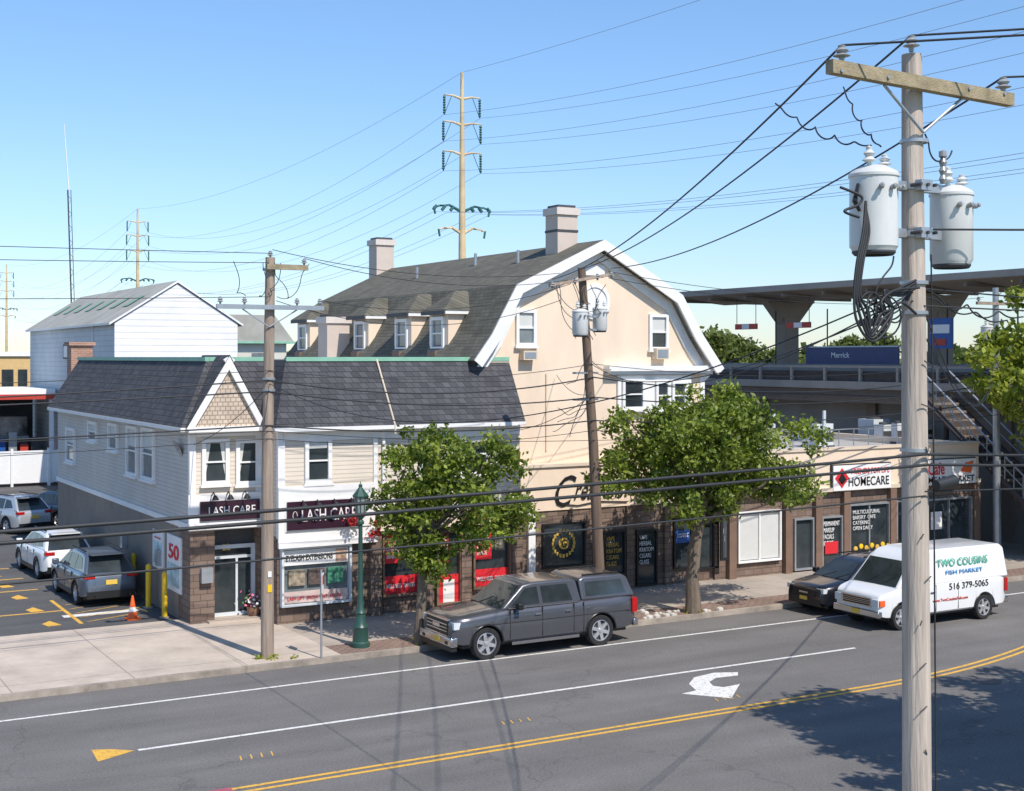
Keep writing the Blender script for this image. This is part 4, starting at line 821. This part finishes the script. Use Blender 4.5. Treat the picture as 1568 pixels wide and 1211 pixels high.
def dp(b):
    w=1.0
    b.box('bumper',2.78,3.0,-.95,.95,.42,.66,chrome); b.box('bumper_low',2.8,2.97,-.9,.9,.3,.42,black)
    b.box('grille',2.84,2.93,-.62,.62,.7,1.08,black)
    for z in(.78,.87,.96): b.box('grille_bars',2.93,2.95,-.6,.6,z,z+.03,chrome)
    b.box('grille_bars',2.88,2.95,-.66,.66,1.08,1.13,chrome); b.box('grille_bars',2.88,2.95,-.66,.66,.66,.7,chrome); b.box('grille_bars',2.95,2.96,-.2,.2,.85,.95,chrome)
    for sd in(1,-1): b.box('headlights',2.7,2.9,sd*.66,sd*.93,.88,1.06,headl); b.box('fog',2.95,3.01,sd*.6,sd*.75,.48,.56,black); b.box('taillights',-2.965,-2.8,sd*.82,sd*.97,.85,1.25,taill)
    b.box('rear_bumper',-3.02,-2.86,-.95,.95,.45,.65,chrome); b.box('plate',3.0,3.015,-.05,.27,.48,.62,plate)
    seams(b,(1.22,.2,-.82,-1.14),.5,1.28,w); handles(b,(.35,-.62),1.08,w,chrome); mirrors(b,.98,1.28,.98,black)
    for sd in(1,-1):
        b.box('running_board',-.95,1.2,sd*.92,sd*1.06,.34,.42,chrome); b.box('roof_rails',-2.5,-1.3,sd*.62,sd*.66,1.95,1.99,black)
        b.box('belt_trim',-1.0,1.25,sd*.925,sd*.945,1.29,1.315,chrome); b.box('crease',-2.7,2.3,sd*.99,sd*1.004,.92,.935,black)
        b.cyl('fuel_door',(-1.35,sd*.97,1.05),(-1.35,sd*1.003,1.05),.09,.09,grey,14)
xC=16.55+2.95
vehicle('pickup_truck',(xC,33.0,0),math.pi,grey,2.0,[(2.92,1.0),(2.88,1.1),(2.7,1.17),(1.5,1.27),(1.2,1.29),(-2.9,1.33),(-2.95,1.28)],(1.93,-1.72),.43,.42,LV,
 [dict(pts=[(1.48,1.27),(.72,1.88),(.4,1.93),(-.8,1.93),(-1.02,1.87),(-1.12,1.27)],w=(1.86,1.5),win=[[(1.12,1.36),(.66,1.78),(.28,1.81),(.25,1.36)],[(.14,1.36),(.16,1.81),(-.7,1.81),(-.82,1.36)]],ends=[(0,1,.1)]),
  dict(pts=[(-1.12,1.3),(-1.1,1.88),(-1.25,1.95),(-2.55,1.93),(-2.72,1.85),(-2.92,1.3)],w=(1.86,1.5),win=[[(-1.28,1.42),(-1.28,1.8),(-2.5,1.8),(-2.62,1.42)]],ends=[(4,5,.12)])],dp)
def dsuv(col,rails=True):
    def f(b):
        w=.92
        b.box('lower_cladding',2.1,2.31,-.72,.72,.3,.52,black); b.box('grille',2.2,2.32,-.5,.5,.56,.8,black); b.box('grille_bar',2.3,2.335,-.2,.2,.66,.71,chrome)
        for sd in(1,-1):
            b.box('headlights',2.08,2.26,sd*.52,sd*.84,.72,.86,headl); b.box('taillights',-2.275,-2.1,sd*.5,sd*.84,.93,1.04,taill)
            if rails: b.box('roof_rails',-1.4,.3,sd*.56,sd*.6,1.68,1.72,black)
            b.box('cladding',-.95,1.0,sd*.88,sd*.935,.28,.42,black); b.box('exhaust',-2.33,-2.25,sd*.5,sd*.62,.3,.38,chrome)
        b.box('rear_cladding',-2.33,-2.05,-.76,.76,.3,.52,black); b.box('plate',-2.33,-2.24,-.18,.18,.72,.86,plate); b.box('plate_front',2.32,2.34,-.17,.17,.45,.56,plate)
        seams(b,(1.0,.05,-.85),.45,1.02,w); handles(b,(.2,-.7),.88,w,col); mirrors(b,.85,1.05,.88,col); b.box('spoiler',-2.0,-1.55,-.55,.55,1.62,1.655,col)
    return f
def suv(name,loc,rz,col,rails=True):
    vehicle(name,loc,rz,col,1.84,[(2.3,.72),(2.27,.84),(2.1,.92),(1.3,1.02),(1.0,1.05),(-2.1,1.1),(-2.24,1.0),(-2.3,.7)],(1.42,-1.32),.37,.3,LV,
     [dict(pts=[(1.25,1.02),(.42,1.56),(-.1,1.66),(-1.3,1.64),(-1.62,1.58),(-2.2,1.06)],w=(1.7,1.22),win=[[(.95,1.1),(.38,1.47),(.02,1.54),(.0,1.1)],[(-.08,1.1),(-.06,1.54),(-.8,1.55),(-.88,1.12)],[(-.96,1.13),(-.9,1.54),(-1.35,1.5),(-1.72,1.2)]],ends=[(0,1,.1),(4,5,.1)])],dsuv(col,rails),.2)
suv('parked_suv',(10.55,46.7,.1),math.pi/2+.03,paint('paint_slate_blue',(.11,.135,.175),.4))
suv('parked_suv',(10.45,52.7,.1),math.pi/2+.05,paint('paint_white',(.78,.78,.78),0))
suv('parked_suv',(13.6,67.5,.1),math.pi/2+.4,paint('paint_dark_blue',(.03,.06,.1),.4))
suv('parked_suv',(11.3,66.5,.1),math.pi/2+.3,paint('paint_silver',(.45,.47,.49),.4))
suv('parked_suv',(29.5+2.3,32.9,0),math.pi,paint('paint_black',(.012,.013,.02),.2))
suv('red_car',(4.5,19.3,0),math.pi,paint('paint_red',(.5,.01,.015),.1),False)
vw=paint('paint_van_white',(.78,.79,.79),0)
def dv(b):
    w=1.0
    b.box('bumper',2.6,2.78,-.95,.95,.42,.62,chrome); b.box('grille',2.62,2.74,-.6,.6,.7,.98,chrome); b.box('grille_in',2.74,2.75,-.55,.55,.74,.94,black); b.box('plate',2.78,2.79,-.17,.17,.46,.6,plate)
    for z in(.79,.84,.89): b.box('grille_bars',2.75,2.757,-.55,.55,z,z+.015,chrome)
    for sd in(1,-1): b.box('headlights',2.55,2.74,sd*.62,sd*.9,.74,.95,headl); b.box('indicators',2.5,2.7,sd*.9,sd*.95,.76,.93,orange); b.box('taillights',-2.72,-2.6,sd*.86,sd*.97,.8,1.2,taill)
    b.box('rear_bumper',-2.85,-2.66,-.9,.9,.42,.6,chrome); seams(b,(1.55,.45,-.5),.45,1.24,w); handles(b,(.6,),1.0,w,black); mirrors(b,1.5,1.25,.98,black)
    b.box('beacon',.4,.7,-.1,.1,2.26,2.36,white)
    R3=(math.pi/2,0,math.pi); teal=M('lettering_teal',(.08,.45,.3),.5,.05)
    b.text('TWO COUSINS',.35,-1.85,1.74,1.98,.935,teal,R3,flip=True,off=0); b.text('FISH MARKET',.0,-1.6,1.5,1.63,.965,M('lettering_blue',(.1,.3,.6),.5),R3,flip=True,off=0); b.text('516 379-5065',-.1,-1.8,1.04,1.24,1.008,black,R3,flip=True,off=0); b.text('www.TwoCousinsFish.com',.6,-.9,.72,.81,1.008,redb,R3,flip=True,off=0)
vehicle('delivery_van',(29.25+2.75,30.35,0),math.pi,vw,2.0,[(2.7,.98),(2.66,1.06),(2.5,1.13),(2.1,1.22),(1.9,1.27),(-2.66,1.3),(-2.72,1.25)],(1.85,-1.65),.38,.38,[(.06,.985),(.35,1.0),(.62,1.0),(.8,1.0),(.93,.99),(1.0,.97)],
 [dict(pts=[(2.05,1.22),(1.35,2.02),(1.05,2.2),(.6,2.27),(-2.5,2.27),(-2.66,2.15),(-2.74,1.25)],w=(1.98,1.66),win=[[(1.78,1.34),(1.22,1.95),(.72,1.95),(.68,1.34)]],ends=[(0,1,.1)])],dv,.14)
# ---------------- trees -----------------
def tree(name,trunk,tr,cc,rad,ncl,per,size,mat,seed,clr=(.45,.85),extra=[]):
    rd=random.Random(seed); b=B(name); b.tube('trunk',trunk,tr,bark,10); tip=Vector(trunk[-1]); mid=Vector(trunk[-2]); cs=[];rs=[]
    cc=Vector(cc)
    while len(cs)<ncl:
        v=Vector((rd.uniform(-1,1),rd.uniform(-1,1),rd.uniform(-1,1))); l=v.length
        if l>1 or l<.25: continue
        lump=.84+.24*math.sin(v.x*5+seed)*math.cos(v.y*4+seed*2)+.12*math.sin(v.z*7+seed)
        if l>lump: continue
        cs.append(cc+Vector((v.x*rad[0],v.y*rad[1],v.z*rad[2]))); rs.append(rd.uniform(*clr)*(1.1-.35*l))
    for e in extra: cs.append(Vector(e)); rs.append(rd.uniform(.35,.55))
    for i in range(0,len(cs),max(1,ncl//30)):
        st=mid.lerp(tip,rd.random()); e=cs[i]; m=st.lerp(e,.5)+Vector((rd.uniform(-.2,.2),rd.uniform(-.2,.2),rd.uniform(-.05,.35))); r0=tr[-1]*rd.uniform(.45,.8)
        b.tube('limbs',[st,m,e],[r0,r0*.55,r0*.18],bark,6)
    b.done(); o=leaves_mesh('foliage',[np.array(q) for q in cs],rs,per,size,mat,seed); o.parent=b.e
t1=G(643,985,.14)
X1,Y1=t1
tree('street_tree',[(X1,Y1,.1),(X1+.03,Y1,1.2),(X1+.12,Y1,2.3),(X1+.35,Y1-.1,3.6)],[.2,.14,.13,.08],(X1+.85,Y1,4.15),(2.65,2.1,2.1),105,250,.082,lf,3,(.34,.66),
  [(X1-.9,Y1,5.3),(X1+.5,Y1,6.0),(X1+3.4,Y1,3.5),(X1+3.0,Y1,3.2),(X1-.9,Y1-.2,3.2),(X1-.6,Y1-.3,2.7),(X1-.1,Y1-.4,2.5),(X1+.5,Y1-.3,2.6),(X1-.3,Y1,2.9),(X1+.2,Y1-.5,3.0),(X1-.9,Y1-.3,3.9),(X1-1.0,Y1,4.5)])
X2,Y2=G(1062,938,.14)
tree('street_tree',[(X2,Y2,.1),(X2-.05,Y2,1.2),(X2+.1,Y2,2.5),(X2+.5,Y2-.1,4.2)],[.27,.2,.18,.12],(X2+.6,Y2,5.05),(4.2,3.0,2.4),190,240,.085,lf,5,(.38,.78),
  [(X2+4.2,Y2,4.0),(X2+4.6,Y2,4.4),(X2+3.8,Y2,3.7),(X2+4.3,Y2+.3,3.5),(X2+3.3,Y2,5.4),(X2-3.0,Y2,5.0),(X2-2.7,Y2,4.2)])
tree('street_tree',[(23.4,13.3,.1),(23.4,13.3,2.2),(23.5,13.4,4.2),(23.6,13.6,6.5)],[.3,.24,.2,.12],(23.4,14.3,7.6),(4.3,3.8,3.4),190,160,.12,lf2,9,(.45,.9))
tree('street_tree',[(31,13.3,.1),(31.1,13.3,2.2),(31,13.4,4.2),(31,13.6,6.5)],[.3,.24,.2,.12],(30.0,14.2,7.8),(4.4,4.0,3.2),150,140,.13,lf2,11,(.45,.9))
tree('street_tree',[(44.4,34.9,.1),(44.4,34.9,2),(44.5,34.8,4),(44.6,34.6,6)],[.22,.18,.15,.1],(44.3,34.8,7.3),(5.0,2.8,3.9),140,110,.15,lf2,13,(.4,.8),[(41.2,35,6.5),(40.8,35,7.2),(41.5,35,7.7),(40.4,35,7.0),(41.8,35,5.9)])
cs=[];rs=[]
rd=random.Random(4)
def patch(px0,px1,py,t,n):
    for i in range(n):
        px=rd.uniform(px0,px1); d=ray(px,0); tt=t*rd.uniform(.92,1.1); ztop=H+(HZ-py-rd.uniform(-8,12))*tt/F
        for k in range(3): cs.append(np.array((d[0]*tt+rd.uniform(-2,2),d[1]*tt+rd.uniform(-2,2),ztop-1.2-k*2.4-rd.uniform(0,1)))); rs.append(rd.uniform(1.1,1.9))
patch(1065,1118,507,120,9); patch(1125,1235,530,130,15); patch(1290,1345,508,125,7); patch(1440,1568,540,140,9); patch(-60,20,545,170,10); patch(430,470,530,150,4); patch(1540,1620,520,75,5)
leaves_mesh('distant_trees',cs,rs,130,.26,lf3,21)
cs=[];rs=[]
for i in range(420):
    a=rd.uniform(-.75,1.2)+math.atan2(c,s)-.05; d=rd.uniform(330,520); cs.append(np.array((d*math.sin(a),d*math.cos(a),rd.uniform(1,7)))); rs.append(rd.uniform(4,6))
leaves_mesh('horizon_tree_belt',cs,rs,6,1.3,lf3,22)
leaves_mesh('grass_tuft',[np.array((LP[0]+.1,LP[1]-.2,.16)),np.array((LP[0]-.25,LP[1],.15)),np.array((t1[0],t1[1],.16)),np.array((X2,Y2,.16)),np.array((LP[0]+.6,LP[1]-.4,.15))],[.22,.18,.28,.3,.12],600,.05,lf2,5)
b=B('kerbside_rubble')
for i in range(26):
    x,y=G(rd.uniform(975,1130),rd.uniform(936,952),.14); q=rd.uniform(.05,.13); y=max(y,34.05)
    b.lathe('stones',(x,y,.14),(0,0,1),[(q,0),(q*.9,q*.5),(q*.4,q*.8),(0,q*.85)],M('stone_pale',(.5,.47,.42),.9,.2),6)
b.done()
# ---------------- light, sky, camera -----------------
EL=math.radians(51); AZ=math.radians(172)
w=bpy.data.worlds.new('World'); scene.world=w; w.use_nodes=True; nt=w.node_tree; bg=nt.nodes['Background']
sk=nt.nodes.new('ShaderNodeTexSky'); sk.sky_type='NISHITA'; sk.sun_disc=False; sk.sun_elevation=EL; sk.sun_rotation=AZ; sk.air_density=1.0; sk.dust_density=.1; sk.ozone_density=2.2
tc=nt.nodes.new('ShaderNodeTexCoord'); sp=nt.nodes.new('ShaderNodeSeparateXYZ'); nt.links.new(tc.outputs['Generated'],sp.inputs[0])
rp=nt.nodes.new('ShaderNodeValToRGB'); e=rp.color_ramp.elements
e[0].position=0.0; e[0].color=(.70,.72,.76,1); e[1].position=.32; e[1].color=(.88,1.0,1.0,1)
q=e.new(.12); q.color=(.82,.88,.92,1)
nt.links.new(sp.outputs[2],rp.inputs['Fac'])
mu=nt.nodes.new('ShaderNodeVectorMath'); mu.operation='MULTIPLY'; nt.links.new(sk.outputs[0],mu.inputs[0]); nt.links.new(rp.outputs['Color'],mu.inputs[1])
m2=nt.nodes.new('ShaderNodeVectorMath'); m2.operation='MULTIPLY'; m2.inputs[1].default_value=(1.0,1.07,1.22); nt.links.new(mu.outputs[0],m2.inputs[0])
nt.links.new(m2.outputs[0],bg.inputs['Color']); bg.inputs['Strength'].default_value=.15
ld=bpy.data.lights.new('sun','SUN'); ld.energy=5.0; ld.angle=math.radians(.5); ld.color=(1,.93,.84); so=bpy.data.objects.new('sun',ld); scene.collection.objects.link(so)
sd=Vector((math.sin(AZ)*math.cos(EL),math.cos(AZ)*math.cos(EL),math.sin(EL))); so.rotation_euler=sd.to_track_quat('Z','Y').to_euler()
cd=bpy.data.cameras.new('camera'); cam=bpy.data.objects.new('camera',cd); scene.collection.objects.link(cam); cam.location=(0,0,H)
cam.rotation_euler=(math.pi/2,0,-math.atan2(c,s)); cd.sensor_width=36; cd.lens=F/1568*36; cd.shift_y=-(605.5-HZ)/1568; cd.clip_end=6000; cd.clip_start=.5
scene.camera=cam
scene.view_settings.view_transform='Standard'; scene.view_settings.look='None'; scene.view_settings.exposure=0
